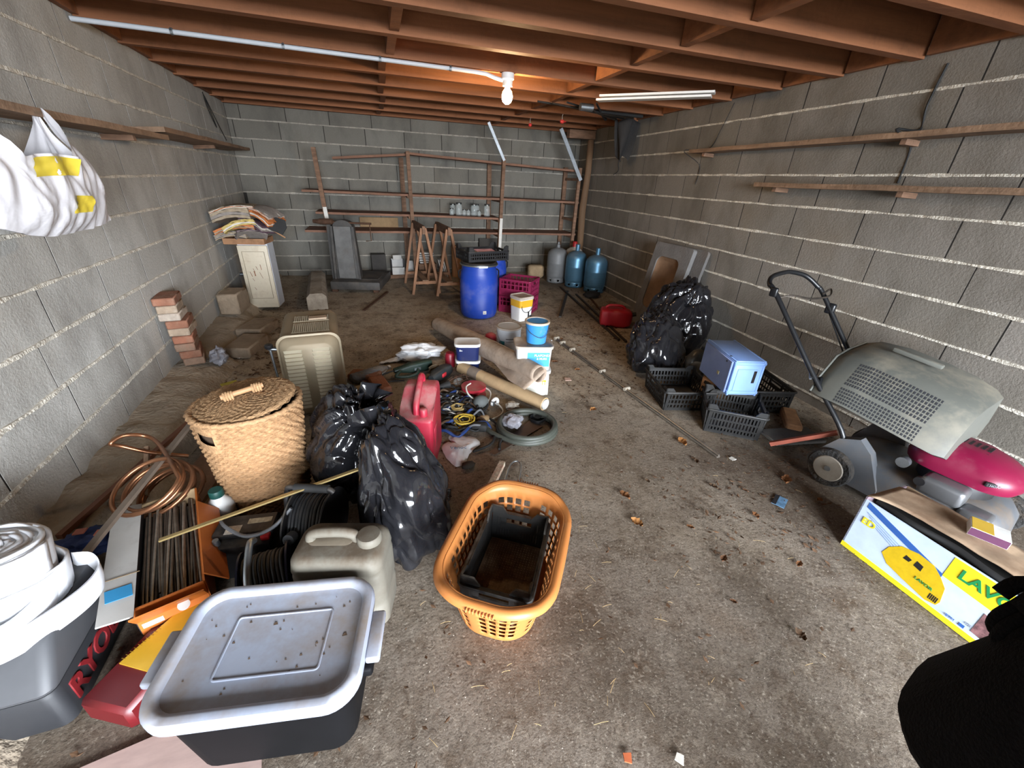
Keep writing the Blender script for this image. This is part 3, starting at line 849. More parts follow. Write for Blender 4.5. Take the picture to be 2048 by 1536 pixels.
m = M(); m.box((.094, 0, .235), (.012, .13, .018)); m.out('dark_label', _mats['ink_black'], t)

# gas cylinders
def cylinder(loc, label, mt, cap, capmat, s=1.0):
    t = thing('gas_cylinder', label, 'gas cylinder', loc, 0, 'gas cylinders by the right wall')
    r = .148 * s
    m = M(); m.lathe([(r * .8, .05), (r * .96, .075), (r, .11), (r, .27), (r * 1.01, .275), (r * 1.01, .285), (r, .29), (r, .38), (r * .95, .425), (r * .78, .462), (r * .45, .488), (.03, .495), (.026, .505)], 28); m.out('body', mt, t, 50)
    m = M(); n = 28
    m.loft([[Vector((r * .93 * cos(2 * pi * i / n), r * .93 * sin(2 * pi * i / n), z)) for i in range(n)] for z in (0, .025, .05, .085)], False, False, skip=lambda i, k: k == 1 and i % 4 == 0)
    m.out('foot_ring', mt, t, 50, solid=.003)
    m = M()
    if cap == 'collar': m.lathe([(.028, .5), (.028, .535), (.018, .54), (.016, .575)], 14)
    elif cap == 'tall': m.lathe([(.03, .5), (.03, .58), (.024, .585)], 16)
    else: m.lathe([(.034, .5), (.034, .565), (.026, .575)], 14)
    m.out('valve_cap', capmat, t, 40)
GBLUE = mat('metallic_blue_steel', '#54809b', .35, .5, var=.15, updirt=.7, dirtcol='#8c8274', dscale=6)
cylinder((2.49, 5.82, 0), 'grey gas cylinder, leftmost of the row by the wall', mat('grey_enamel', '#77797a', .5, .1, var=.1, updirt=.4), 'collar', mat('grey_enamel', '#77797a'))
cylinder((2.66, 5.52, 0), 'metallic blue gas cylinder in the middle of the row', GBLUE, 'tall', GBLUE)
cylinder((2.80, 5.17, 0), 'metallic blue gas cylinder nearest the viewer', GBLUE, 'tall', GBLUE)
cylinder((2.775, 5.87, .0), 'white gas cylinder with a red cap behind the blue ones', WHITE, 'cap', mat('red_cap', '#b3272a', .4), .92)
t = thing('rubber_scrap', 'crumpled black rubber scrap in front of the nearest blue gas cylinder', 'scrap', (2.62, 4.86, 0), 30)
m = M(); m.ball((0, 0, .04), .13, 20, 12, (1, .75, .3), lambda p, q: q * (1 + .35 * nz(p, 3, 2))); m.out('scrap', mat('matt_black', '#262423', .8, var=.3), t, 180)  # low crumpled black lump before the nearest cylinder

# bars and laths lying on the floor
def stick(name, label, a, b, w, h, mt, cat='bar', z=None):
    a = Vector((a[0], a[1], a[2] if len(a) > 2 else h / 2 + .002)); b = Vector((b[0], b[1], b[2] if len(b) > 2 else h / 2 + .002))
    m = M(); m.beam(a, b, w, h); return tag(m.out(name, mt), label, cat)
stick('iron_bar', 'short dark iron bar on the floor right of the weighing scale', (-.25, 4.63), (.02, 5.42), .03, .012, RUST)
stick('iron_bar', 'dark iron flat lying across the thin rods near the gas cylinders', (1.84, 4.08), (2.42, 5.2), .03, .012, DARKIRON)
stick('iron_bar', 'long thin dark rod running from the gas cylinders to the black sacks', (2.40, 5.40), (2.12, 3.27), .02, .02, DARKIRON)
stick('iron_bar', 'second long dark rod lying alongside the first near the red can', (2.46, 5.0), (2.17, 3.22), .02, .016, DARKIRON)
stick('iron_bar', 'short dark rod lying between the black rubber scrap and the red can', (2.56, 4.75), (2.37, 4.0), .016, .016, RUST)
# long rail on the floor in the middle of the garage
t = thing('metal_rail', 'long thin metal curtain rail bound with string lying on the floor', 'rail', (0, 0, 0))
RAILM = mat('dull_rail_metal', '#a39b90', .4, .8, var=.3, scale=20, dirt=.3)
for dx, dz in ((0, .009), (.0135, .009), (.0065, .020)):
    m = M(); m.tube([(1.51 + dx, 3.42, dz), (1.60 + dx, 2.43, dz), (1.70 + dx * .8, 1.45, dz)], .0065, 6); m.out('rail', RAILM, t, 60)
for y in (3.4, 3.28, 3.1, 2.62, 2.3):
    x = 1.51 + (3.42 - y) * .0965
    m = M(); m.tube([(x - .012, y, .018), (x + .034, y + .012, .018)], .0165 if y > 3 else .0145, 8); m.out('string_binding', mat('dirty_string', '#a39a8b', .9), t, 60)

# leaning stone sinks against the right wall
GREYSTONE = mat('grey_moulded_panel', '#6f6d6b', .7, var=.15, dirt=.3, dirtcol='#57493c', bump=.3)
BROWNB = mat('brown_basin', '#7a5f48', .75, var=.2, dirt=.3, dirtcol='#5b4638')
def panel(name, label, cy, top, basin, x0, mt, w=.56, h=.86):
    # local: x along wall (towards the viewer), y out of the wall, z up the panel
    t = thing(name, label, 'panel', (x0, cy, 0.002), -90 + 2)
    lean = rot(-11, 0, 0)
    o = rr(w, h, .03, 5, 0, 0, h / 2); n = len(o)
    up = lambda p, y: lean @ Vector((p.x, y, p.y))
    i_ = rr(w * .62, h * .62, .07, 5, 0, -.02, h * .54)
    m = M()
    if basin:
        secs = [[up(p, .045) for p in o], [up(p, 0) for p in o], [up(p, 0) for p in i_], [up(p, .03) for p in i_]]
        m.loft(secs, True, False); m.out('frame', mt, t, 40)
        j_ = rr(w * .52, h * .54, .06, 5, 0, -.02, h * .54)
        m = M(); m.loft([[up(p, .012) for p in i_], [up(p, .04) for p in j_]], False, True); m.out('basin', BROWNB, t, 50)
    else:
        m.loft([[up(p, .03) for p in o], [up(p, 0) for p in o]]); m.out('slab', mt, t, 40)
panel('moulded_panel', 'grey moulded panel with a brown rounded recess leaning on the right wall', 3.60, 0, True, 2.625, GREYSTONE)
panel('leaning_board', 'plain grey panel leaning behind the one with the brown recess', 3.47, 0, False, 2.68, mat('dark_grey_slab', '#5f5d5b', .7, dirt=.3, bump=.3))

# ------------------------------------------------------------------ left side: cabinet, papers, bricks, heater
ENAMEL = mat('cream_enamel', '#cfc4ae', .5, var=.06, dirt=.28, dirtcol='#8a6a4c', dscale=9)
cb = thing('metal_cabinet', 'narrow cream enamel cabinet with rust streaks standing by the left wall', 'cabinet', (-1.229, 4.919, .03), -3)
m = M(); m.rbox((0, .01, .322), (.272, .21, .645), .006, 1); m.out('body', mat('bluish_white_enamel', '#cdd2da', .45, var=.04, dirt=.1), cb, 40)
d = M(); d.rbox((0, -.108, .33), (.27, .022, .60), .008, 2); door = d.out('door', ENAMEL, cb, 40)
m = M()
for a, b in (((-.1, .1), (.1, .1)), ((-.1, .57), (.1, .57)), ((-.1, .1), (-.1, .57)), ((.1, .1), (.1, .57))): m.beam((a[0], -.1195, a[1]), (b[0], -.1195, b[1]), .006, .004)
m.out('moulding', mat('cream_shadow_line', '#9c907a', .6), door)  # panel moulding in a darker cream than the door
m = M(); m.rbox((0, -.106, .022), (.27, .02, .044), .005, 1); m.out('plinth', ENAMEL, cb, 40)
m = M()
for k in range(9):
    x = random.uniform(-.07, .06); z = random.uniform(.2, .46)
    m.beam((x, -.1195, z), (x + random.uniform(-.01, .02), -.1195, z - random.uniform(.02, .07)), random.uniform(.004, .012), .0015)
m.out('rust_streak', mat('rust_stain', '#8d5a3c', .9, var=.3), door)
t = thing('wood_tray', 'shallow old wooden drawer lying on the cream cabinet under the papers', 'drawer', (-1.26, 4.86, .678), -6)
m = M(); m.rbox((0, 0, .008), (.36, .27, .014), .003, 1); m.out('bottom', PALEWOOD, t)
for c, d in (((0, -.13, .03), (.36, .014, .05)), ((0, .13, .03), (.36, .014, .05)), ((-.175, 0, .03), (.014, .27, .05)), ((.175, 0, .03), (.014, .27, .05))):
    m = M(); m.box(c, d); m.out('side', mat('stained_drawer_wood', '#9a7252', .75, var=.3, dirt=.3, dirtcol='#5a3f2d'), t)

# heap of old newspapers and magazines
def paper(name, label, loc, w, d, h, rz, ry, rx, cover, edge, bend=.03, fan=.012):
    t = thing(name, label, 'newspaper', loc, rz, 'old papers heaped on the cabinet', rx=rx, ry=ry)
    def surf(z, k):
        return lambda u, v: (w * (u - .5) + fan * k * nz((v * 3, k, 1), 3), d * (v - .5) + fan * k * nz((u * 3, 2, k), 3),
                             z - bend * (2 * u - 1) ** 2 + .006 * nz((u * 3, v * 3, k), 2))
    n = 8
    for k in range(4):
        m = M(); th = h / 4
        a = surf(th * k, k); b = surf(th * (k + .92), k + .3)
        m.sheet(b, n, n)
        o = len(m.v); m.sheet(a, n, n); m.f = m.f[:n * n] + [tuple(reversed(q)) for q in m.f[n * n:]]
        bd = [(i, 0) for i in range(n)] + [(n, j) for j in range(n)] + [(n - i, n) for i in range(n)] + [(0, n - j) for j in range(n)]
        ix = lambda p: p[1] * (n + 1) + p[0]
        for i in range(len(bd)):
            p, q = ix(bd[i]), ix(bd[(i + 1) % len(bd)])
            m.f.append((p, o + p, o + q, q))
        m.out('cover' if k == 3 else 'page_block', cover if k == 3 else edge[k % len(edge)], t, 40)
    return t
NEWS = mat('yellowed_newsprint', '#9c8d78', .9, var=.25, scale=30)
NEWSG = mat('grey_newsprint', '#8f8780', .9, var=.2, scale=30)
ORANGE_P = mat('orange_print', '#b96f3c', .7, var=.4, scale=22)
YELL_P = mat('yellow_page_edges', '#c0ab6a', .8, var=.3, scale=40)
PURP_P = mat('dark_purple_print', '#54404a', .7, var=.5, scale=25)
WHT_P = mat('white_paper', '#cfcabf', .85, var=.1)
paper('newspaper', 'thin purple-printed paper hanging over the front of the heap', (-1.20, 4.74, .76), .25, .22, .02, 20, 8, -28, PURP_P, (NEWSG, PURP_P))
paper('newspaper', 'lowest grey paper bundle sticking out to the left of the heap', (-1.355, 4.84, .755), .28, .26, .05, -8, -6, 0, NEWSG, (NEWS, NEWSG))
paper('newspaper', 'orange glossy magazine curling out on the left of the heap', (-1.325, 4.80, .825), .34, .26, .04, 4, -9, 0, ORANGE_P, (ORANGE_P, NEWS))
paper('newspaper', 'bundle with yellow page edges slanting across the front of the heap', (-1.28, 4.75, .835), .28, .2, .05, 14, -15, -14, YELL_P, (YELL_P, WHT_P))
paper('newspaper', 'crumpled dark purple paper in the middle of the heap', (-1.13, 4.82, .84), .26, .24, .06, -30, 14, -8, PURP_P, (PURP_P, NEWSG, WHT_P))
paper('newspaper', 'thick tan bundle of newspapers near the top of the heap', (-1.33, 4.83, .91), .32, .28, .10, 3, -7, -6, NEWS, (NEWS, NEWSG))
paper('newspaper', 'orange and pink papers drooping on the right of the heap', (-1.06, 4.83, .925), .24, .26, .05, -24, 26, 0, ORANGE_P, (ORANGE_P, WHT_P))
paper('newspaper', 'grey sheet lying on the right top of the heap', (-1.07, 4.85, .985), .27, .26, .02, -22, 20, 0, NEWSG, (WHT_P, ORANGE_P))
paper('newspaper', 'white edged paper lying open on the left top of the heap', (-1.315, 4.81, 1.01), .36, .26, .02, 5, -9, 0, NEWS, (WHT_P, ORANGE_P))
t = thing('black_slate', 'black tag shaped board poking out at the right of the paper heap', 'board', (-.96, 4.75, .85), -10, rx=0, ry=22)
m = M(); m.prism([(-.07, -.06), (.07, -.06), (.085, .02), (.05, .08), (-.07, .07)], .012, rot(70, 0, 0)); m.out('plate', mat('slate_black', '#262626', .6), t)
m = M(); m.tube([(-.04, -.01, -.05), (.1, -.03, -.07)], .006, 6); m.out('stick', PALEWOOD, t)

# bricks
BR = [mat('brick_%s' % n, c, .9, var=.2, scale=14, dirt=.35, dirtcol=dc, dscale=12, bump=.6, bscale=60) for n, c, dc in
      (('red', '#8c5f4a', '#a08d7a'), ('pale', '#a18d78', '#c9beb0'), ('limed', '#b3a596', '#8a6a58'), ('brown', '#8d7360', '#a3674e'), ('orange', '#9c6750', '#95806c'))]
ordn = ('lowest', 'second from the bottom', 'third from the bottom', 'fourth from the bottom', 'fifth from the bottom', 'sixth from the bottom', 'seventh from the bottom', 'second from the top', 'topmost')
zb = .112
for i in range(9):
    h = .051 + random.uniform(-.002, .002)
    m = M(); m.rbox((0, 0, 0), (.115 + random.uniform(-.006, .006), .215 + random.uniform(-.01, .004), h), .006, 1)
    o = m.out('brick', BR[(3, 0, 3, 4, 1, 0, 2, 1, 0)[i]], None, 40)
    o.location = (-1.335 - .005 * i + random.uniform(-.012, .012), 3.20 + random.uniform(-.015, .015), zb + h / 2)
    o.rotation_euler = (0, 0, RD(12 + random.uniform(-6, 6))); zb += h + .001
    tag(o, 'brick, %s in the stack against the left wall' % ordn[i], 'brick', 'stacked bricks by the left wall')
CONC = mat('tan_concrete_slab', '#94836f', .95, var=.2, dirt=.35, dirtcol='#5a4736', bump=.7, bscale=50)
def slab(name, label, loc, d, rz, mt, rx=0, ry=0, cat='block'):
    m = M(); m.rbox((0, 0, 0), d, min(.012, min(d) * .2), 1)
    o = m.out(name, mt, None, 40); o.location = loc; o.rotation_euler = (RD(rx), RD(ry), RD(rz)); return tag(o, label, cat, None)
slab('concrete_block_loose', 'loose tan concrete block on edge against the left wall', (-1.385, 4.40, .215), (.17, .28, .19), -4, CONC)
slab('concrete_block_loose', 'small tan block standing just left of the cream cabinet', (-1.385, 4.70, .17), (.08, .09, .12), 5, CONC)
slab('paving_slab', 'brown slab lying further back on the floor left of the heater', (-1.14, 4.05, .05), (.22, .34, .09), -14, CONC)
slab('paving_slab', 'brown slab lying nearer on the floor left of the heater', (-1.13, 3.62, .045), (.2, .36, .085), -10, CONC)
for k, (x, y, rz, lb) in enumerate(((-.10, 2.70, 15, 'red brick on the floor right of the heater behind the black sack'), (-.20, 2.88, 70, 'brick on the floor further behind beside the heater'))):
    slab('brick', lb, (x, y, .03), (.11, .22, .055), rz, BR[(4, 0)[k]], cat='brick')

def crumple(name, label, loc, sz, mt, seed, cat='plastic bag', rz=0, amp=.45, fr=2.6, nu=40, nv=26, extra=None, group=None):
    t = thing(name, label, cat, loc, rz, group)
    def fn(p, q):
        r = 1 + amp * nz(p, fr, seed) + amp * .6 * (abs(nz(p, fr * 2.3, seed + 5)) - .3)
        v = Vector((q.x * r, q.y * r, q.z * r))
        v.z = max(v.z, -sz[2] * .98)
        return v
    m = M(); m.ball((0, 0, sz[2] * .98), 1.0, nu, nv, sz, fn); m.out('bag', mt, t, 60)
    if extra: extra(t)
    return t
PLASTW = mat('thin_white_plastic', '#eceef0', .35, var=.06, scale=15, bump=.4, bscale=35, dirt=.15, dirtcol='#9d9488')
PLASTG = mat('thin_grey_plastic', '#8f8e94', .35, var=.15, scale=15, bump=.5, bscale=40)
crumple('plastic_bag', 'small white plastic bag knotted beside the brick stack', (-1.20, 3.22, .06), (.055, .07, .06), PLASTG, 3)

# carrier bag on the left shelf
bg_ = thing('carrier_bag', 'white plastic carrier bag with yellow print hanging from the left shelf', 'bag', (-1.155, 2.05, 1.10))
BAGW = mat('white_carrier_bag', '#d9d6d8', .35, var=.05, scale=10, bump=.5, bscale=14, sub=.2)
def bagpt(s_, v, side, off=0.0):
    zb_ = .0 + .10 * max(0, -s_ - .1) ** 1.5 + .02 * max(0, s_) ** 3
    hs_ = smooth01((abs(s_) - .42) / .2)
    zt_ = .245 + .02 * cos(s_ * 3) + .175 * hs_
    z = zb_ + v * (zt_ - zb_)
    y = -.07 + s_ * (.345 - .03 * v)
    k = smooth01((z - .19) / .2) * hs_
    y = y + ((.165 if s_ > 0 else -.31) + .06 * (abs(s_) - .7) * (1 if s_ > 0 else -1) - y) * k * .92
    th = .075 * sqrt(max(0, 1 - s_ * s_)) * (1 - (1 - min(1, v * 1.4)) ** 3) * (1 - .75 * k) + .004
    wr = .016 * nz((s_ * 5, v * 1.2, 3), 1.7) + .012 * abs(nz((s_ * 9 + v * 3, v * 2, 1), 1.5)) + .01 * sin(s_ * 17 + v * 3) * v * (1 - k)
    return (.035 - .045 * k + side * (th + off) + wr, y, z)
m = M(); m.sheet(lambda u, v: bagpt(2 * u - 1, v, 1), 70, 30); m.out('front_film', BAGW, bg_, 180)
m = M(); m.sheet(lambda u, v: bagpt(2 * u - 1, v, -1), 70, 30); m.out('back_film', BAGW, bg_, 180)
YP = mat('yellow_bag_print', '#ddc544', .4, var=.1)
for (u0, u1, v0, v1) in ((.30, .62, .75, .97), (.50, .66, .28, .5)):
    m = M(); m.sheet(lambda u, v: bagpt(2 * (u0 + (u1 - u0) * u) - 1 + .05 * v, v0 + (v1 - v0) * v, 1, .0045), 8, 8); m.out('print', YP, bg_, 180)

# heater with louvred front
HB = mat('beige_stove_enamel', '#90846d', .42, .15, var=.08, scale=5, updirt=.75, dirt=.15, dirtcol='#a38f74', dscale=5)
ht = thing('stove', 'beige metal stove with a louvred front and a mesh grille on top', 'stove', (-.472, 2.66, 0), 6)
W_, D_, H_ = .34, .58, .515
m = M(); secs = []
for k in range(9):                                   # front shell, rounded forwards
    f = k / 8; y = -D_ / 2 + .02 + .06 * f
    ins = .035 * (1 - sin(f * pi / 2))
    secs.append([Vector((p.x, y, p.y + H_ / 2)) for p in rr(W_ - 2 * ins - .02, H_ - 2 * ins - .02, .06, 6)])
m.loft(secs); m.out('front_shell', HB, ht, 60)
m = M(); m.loft([[Vector((p.x, y, p.y + H_ / 2)) for p in rr(W_ * s, H_ * s, .06, 6)] for y, s in ((-D_ / 2 + .075, .97), (-D_ / 2 + .078, 1.0), (-D_ / 2 + .095, 1.0), (-D_ / 2 + .098, .965))]); m.out('flange', HB, ht, 40)
ring = rr(W_ * .96, H_ * .96, .055, 6)
m = M(); m.loft([[Vector((p.x, y, p.y + H_ * .5)) for p in ring] for y in (-D_ / 2 + .095, D_ / 2)]); m.out('casing', HB, ht, 50)
m = M()                                              # punched grille on the top
for (y0, y1) in ((-.15, .02), (.06, .17)):
    nx = 18; ny = int((y1 - y0) / .0125)
    for i in range(nx + 1): m.box((-.085 + .2 * i / nx, (y0 + y1) / 2, H_ * .98 + .003), (.0045, y1 - y0, .004))
    for j in range(ny + 1): m.box((.015, y0 + (y1 - y0) * j / ny, H_ * .98 + .003), (.2, .0045, .004))
m.out('mesh_grille', HB, ht)
m = M()
for (y0, y1) in ((-.15, .02), (.06, .17)): m.box((.015, (y0 + y1) / 2, H_ * .98 + .0006), (.196, y1 - y0 - .004, .0008))
m.out('grille_opening', mat('opening_black', '#15120f', .9), ht)
lm = M()
lm.loft([[Vector((x, 0, 0)) for x in ()] or [Vector((-.048, 0, 0)), Vector((.048, 0, 0)), Vector((.042, -.016, .006)), Vector((-.042, -.016, .006))],
         [Vector((-.048, 0, .018)), Vector((.048, 0, .018)), Vector((.045, -.001, .0175)), Vector((-.045, -.001, .0175))]])
lme = lm.mesh('louvre', mat('dusty_louvre', '#c2b89f', .6, var=.1))
for x in (-.085, .06):
    for k in range(16):
        piece('louvre', lme, ht, (x, -D_ / 2 + .021, .075 + .0235 * k))
m = M(); m.tube([(-.19, -D_ / 2 + .10, .03), (-.205, -D_ / 2 + .10, .44)], .007, 8); m.tube([(-.165, -D_ / 2 + .10, .43), (-.215, -D_ / 2 + .10, .44)], .01, 8); m.out('side_rod', STEEL, ht, 60)
m = M(); m.lathe([(.018, .44), (.022, .445), (.022, .462), (.017, .466)], 16, c=(-.208, -D_ / 2 + .10, 0)); m.out('knob', BLACKPL, ht, 50)
CARD_W0 = mat('bleached_wood', '#a8937c', .8, var=.15)
slab('wood_chip', 'small flat piece of wood lying on the stove grille', (-.43, 2.76, .515), (.105, .055, .012), 8, CARD_W0, cat='wood piece')
m = M(); m.beam((-.62, 3.1, .03), (-.62, 3.0, .03), .1, .05)
tag(slab('wood_chip', 'yellowish scrap of card on the floor behind the hamper', (-1.0, 2.72, .125), (.09, .04, .004), 30, mat('yellow_card', '#b9a53a', .8), cat='card'), 'yellowish scrap of card on the footing behind the hamper', 'card')

t = thing('pipe_stub', 'short metal pipe stub sticking out of the left wall beside the cabinet', 'pipe', (-1.575, 5.40, .26))
m = M(); m.tube([(0, 0, 0), (.09, 0, 0)], .02, 12); m.out('pipe', STEEL, t, 50)
m = M(); m.tube([(.075, 0, 0), (.11, 0, 0)], .03, 8); m.out('nut', DARKIRON, t, 30)
bl = crumple('cloth_bundle', 'dark blue cloth bundle with two reddish tags behind the tool case', (-1.09, 1.42, .10), (.09, .08, .035), mat('navy_cloth', '#27345c', .85, var=.2), 14, 'cloth')
for dx, dy in ((-.02, .02), (.05, .0)):
    m = M(); m.rbox((dx, dy, .075), (.035, .028, .006), .002, 1); m.out('tag', mat('brick_tag', '#a8604c', .7), bl)
# woven hamper
WICK = mat('woven_seagrass', '#a5815c', .8, var=.28, scale=55, bump=.4, bscale=120)
WICK2 = mat('woven_seagrass_lid', '#ab8862', .8, var=.28, scale=55, bump=.4, bscale=120)
hp = thing('hamper', 'tall round woven seagrass laundry hamper with a lid', 'laundry basket', (-.585, 1.70, 0), 15)
NR, NA, HH = 84, 140, .49
def hamp(a, z, off=0):
    r0 = .148 + .034 * (max(z, 0) / HH) ** .7 + .008 * nz((cos(a), sin(a), z * 3), 2.0)
    return Vector(((r0 + off) * cos(a) * 1.06, (r0 + off) * sin(a) * .95, z))
secs = []
for j in range(NR + 1):
    z = HH * j / NR
    row = []
    for i in range(NA):
        a = 2 * pi * i / NA
        strand = (j // 2) % 2
        bumpv = (.0045 + .003 * (1 if ((i // 2) + strand) % 2 else -1)) if j % 2 else -.0035
        dh_ = abs((360 * i / NA - 217 + 180) % 360 - 180)
        row.append(hamp(a, z + (.002 * sin(i * 1.3 + j) if dh_ > 18 or j < 64 else 0), bumpv if dh_ > 18 or j < 64 else .002))
    secs.append(row)
aH = 232.0 - 15
def hole(i, k):
    a = (360 * i / NA - aH + 180) % 360 - 180
    return abs(a) < 13 and 69 <= k <= 75
m = M(); m.loft(secs, True, False, skip=hole); m.out('basket', WICK, hp, 60)
m = M(); m.loft([[hamp(2 * pi * i / 48, z, -.012) for i in range(48)] for z in (.02, HH - .02)], True, False, skip=lambda i, k: False); m.out('lining', mat('hamper_inside', '#4d3b2a', .95), hp, 60)
m = M(); m.tube([hamp(2 * pi * i / 72, HH, .004 * (1 if i % 2 else -1)) for i in range(72)], .011, 7, closed=True); m.out('rim', WICK, hp, 60)
ldm = Matrix.Translation((.0, .0, HH + .012)) @ rot(4, -5, 0)
m = M(); secs = []
for j in range(16):
    r = .176 * (1 - j / 15.5)
    secs.append([ldm @ Vector((r * 1.06 * cos(2 * pi * i / 90), r * .95 * sin(2 * pi * i / 90), .012 + .012 * (j / 15) - .008 * (j == 0) + .0035 * (1 if (i // 2 + j) % 2 else -1))) for i in range(90)])
m.loft(secs, True, True); lid = m.out('lid', WICK2, hp, 60)
m = M(); m.tube([ldm @ Vector((-.075, -.01, .045)), ldm @ Vector((.075, .012, .045))], .011, 10); m.out('handle', mat('pale_handle_wood', '#a9805a', .6, var=.15), lid, 60)
for x in (-.05, .05):
    for k in range(4):
        m = M(); m.tube([ldm @ (Vector((x + .009 * k - .012, x * .15 + .0165 * cos(q), .043 + .0165 * sin(q)))) for q in [2 * pi * i / 12 for i in range(12)]], .004, 5, closed=True); m.out('loop', WICK2, lid, 60)

# copper coil, sticks
COPPER = mat('copper_pipe', '#94674a', .35, .85, var=.25, scale=8, dirt=.2, dirtcol='#5a3a28')
cp = thing('copper_coil', 'coil of copper pipe leaning beside the hamper', 'pipe coil', (-.92, 1.72, .02))
pts = []
for i in range(7 * 28):
    a = 2 * pi * i / 28; k = i / 28
    r = .115 + .012 * sin(k * 2.1)
    v = Vector((r * cos(a), r * sin(a) * .9, .012 + .027 * k))
    v = rot(24, -16, 0) @ v + Vector((.010 * k - .02, -.016 * k, .055 + .004 * k))
    pts.append(v)
e = pts[-1]
pts += smoothpath([e + Vector((-.03, .05, .02)), Vector((-.10, .13, .26)), Vector((-.18, .12, .30)), Vector((-.22, .08, .29)), Vector((-.2, .1, .26)), Vector((-.12, .12, .2)), Vector((-.02, .17, .13))], 6)
m = M(); m.tube(pts, .0085, 8); m.out('pipe', COPPER, cp, 60)
stick('wooden_lath', 'long reddish lath lying along the footing by the left wall', (-1.22, 1.50, .115), (-1.03, 2.5, .115), .022, .02, mat('reddish_wood', '#6e4632', .7, var=.2), 'lath')
stick('angle_iron', 'grey brown bar slanting across the box of rods', (-.955, 1.18, .27), (-.90, 1.92, .30), .02, .014, mat('grey_brown_bar', '#75675a', .6, .3, var=.2), 'bar')
stick('wooden_lath', 'short grey stick standing up beside the copper coil', (-1.04, 1.70, .10), (-1.06, 1.86, .24), .016, .016, GREYPLANK, 'stick')
stick('floor_board', 'dark board lying on the floor between the hamper and the footing', (-.95, 1.62, .012), (-.86, 2.5, .012), .16, .02, OLDWOOD, 'board')

# ------------------------------------------------------------------ middle of the floor
LINO = mat('dusty_rolled_lino', '#b5a290', .75, var=.2, scale=6, dirt=.45, dirtcol='#6f5a46', dscale=7, bump=.15)
rl = thing('lino_roll', 'loosely rolled beige lino sheet lying across the paint buckets', 'roll', (0, 0, 0))
A0, B0 = Vector((.45, 3.86, .075)), Vector((.90, 2.22, .20))
def roll(u, v):
    c = A0.lerp(B0, u); c.z = .07 + .17 * u
    t_ = (B0 - A0).normalized(); s_ = t_.cross(Vector((0, 0, 1))).normalized(); w_ = s_.cross(t_)
    if v < .62:
        a = 2 * pi * v / .62 * 1.15 + pi * .6; r = .066 + .012 * sin(pi * u) - .006 * v
        r *= 1 - .45 * max(0, u - .7)
        p = c + s_ * (r * cos(a)) + w_ * (r * sin(a))
    else:
        k = (v - .62) / .38
        a = 2 * pi * 1.15 + pi * .6; r = .06 * (1 - .45 * max(0, u - .7))
        fl_ = .20 * (max(0, min(1, (u - .28) / .6))) ** 1.1
        p = c + s_ * (r * cos(a) + fl_ * k * .8) + w_ * (r * sin(a)) + Vector((0, 0, -fl_ * k * .5 + .03 * sin(k * pi) * fl_ / .3 * sin(u * 16)))
        p.z = max(p.z, .02)
    return p + Vector((0, 0, .004 * nz((u * 6, v * 6, 0), 3)))
m = M(); m.sheet(roll, 50, 60); m.out('sheet', LINO, rl, 180, solid=.004)
ct = thing('cardboard_tube', 'thick cardboard tube lying in front of the lino roll', 'tube', (0, 0, 0))
a, b = Vector((.50, 2.85, .047)), Vector((.93, 2.17, .047))
CARD = mat('brown_cardboard', '#b0946f', .85, var=.12, scale=12, dirt=.3, dirtcol='#8a7458')
m = M(); m.tube([a, b], .045, 24); m.out('tube', CARD, ct, 60)
m = M(); m.tube([a.lerp(b, .14), a.lerp(b, .26)], .0465, 24); m.out('tape', mat('grey_tape', '#7d7064', .6), ct, 60)
m = M(); m.tube([b, b + (b - a) * .012], .036, 24); m.out('hollow_end', mat('pale_paper_core', '#b9b7b2', .8), ct, 60)

# round and square paint pots
def pot(name, label, cat, loc, r0, r1, h, mt, lidmat, bands=(), lip=.006, handle=True, rz=0, inside=None):
    t = thing(name, label, cat, loc, rz, 'paint pots')
    m = M(); m.lathe([(r0, 0), (r0 * 1.01, .005), (r1, h)], 32); m.out('tub', mt, t, 40)
    m = M(); m.lathe([(r1 - .004, h - .012), (r1 + lip, h - .01), (r1 + lip, h + .004), (r1 - .006, h + .004), (r1 - .01, h - .008), (.001, h - .008)], 32, cap1=False); m.out('lid' if inside is None else 'rim', lidmat, t, 40)
    for nm, z0, z1, a0, a1, bm_ in bands:
        m = M(); n = 14
        m.loft([[Vector(((r0 + (r1 - r0) * z / h + .0012) * cos(RD(a0 + (a1 - a0) * i / n)), (r0 + (r1 - r0) * z / h + .0012) * sin(RD(a0 + (a1 - a0) * i / n)), z)) for i in range(n + 1)] for z in (z0, z1)], closed=False)
        m.out(nm, bm_, t, 60)
    if handle:
        m = M(); m.tube(smoothpath([(r1 + .004, 0, h - .03), (r1 * .75, -r1 * .75, h * .55), (0, -r1 - .012, h * .38), (-r1 * .75, -r1 * .75, h * .55), (-r1 - .004, 0, h - .03)], 6), .0022, 5); m.out('wire_handle', STEEL, t, 60)
    return t
TEAL = mat('teal_print', '#2a7f8c', .5); INKB = mat('ink_blue', '#1f3f86', .5, var=.05); SKYB = mat('sky_blue_print', '#3b9bd2', .5, var=.05)
DUST = mat('dusty_lid', '#b7aca0', .8, updirt=.9, dirtcol='#8d7a68')
GREYTX = mat('grey_print', '#7c8187', .6, var=.4, scale=90)
pot('paint_can', 'round white paint can with a wire handle and teal label', 'paint can', (.925, 3.02, 0), .095, .098, .30, mat('white_tin', '#cdd3da', .4, .2, var=.05, dirt=.1), DUST,
    (('teal_label', .10, .20, 205, 235, TEAL), ('printed_lines', .215, .225, 240, 310, GREYTX), ('printed_lines', .195, .2, 240, 300, GREYTX), ('printed_lines', .09, .10, 245, 300, GREYTX)))
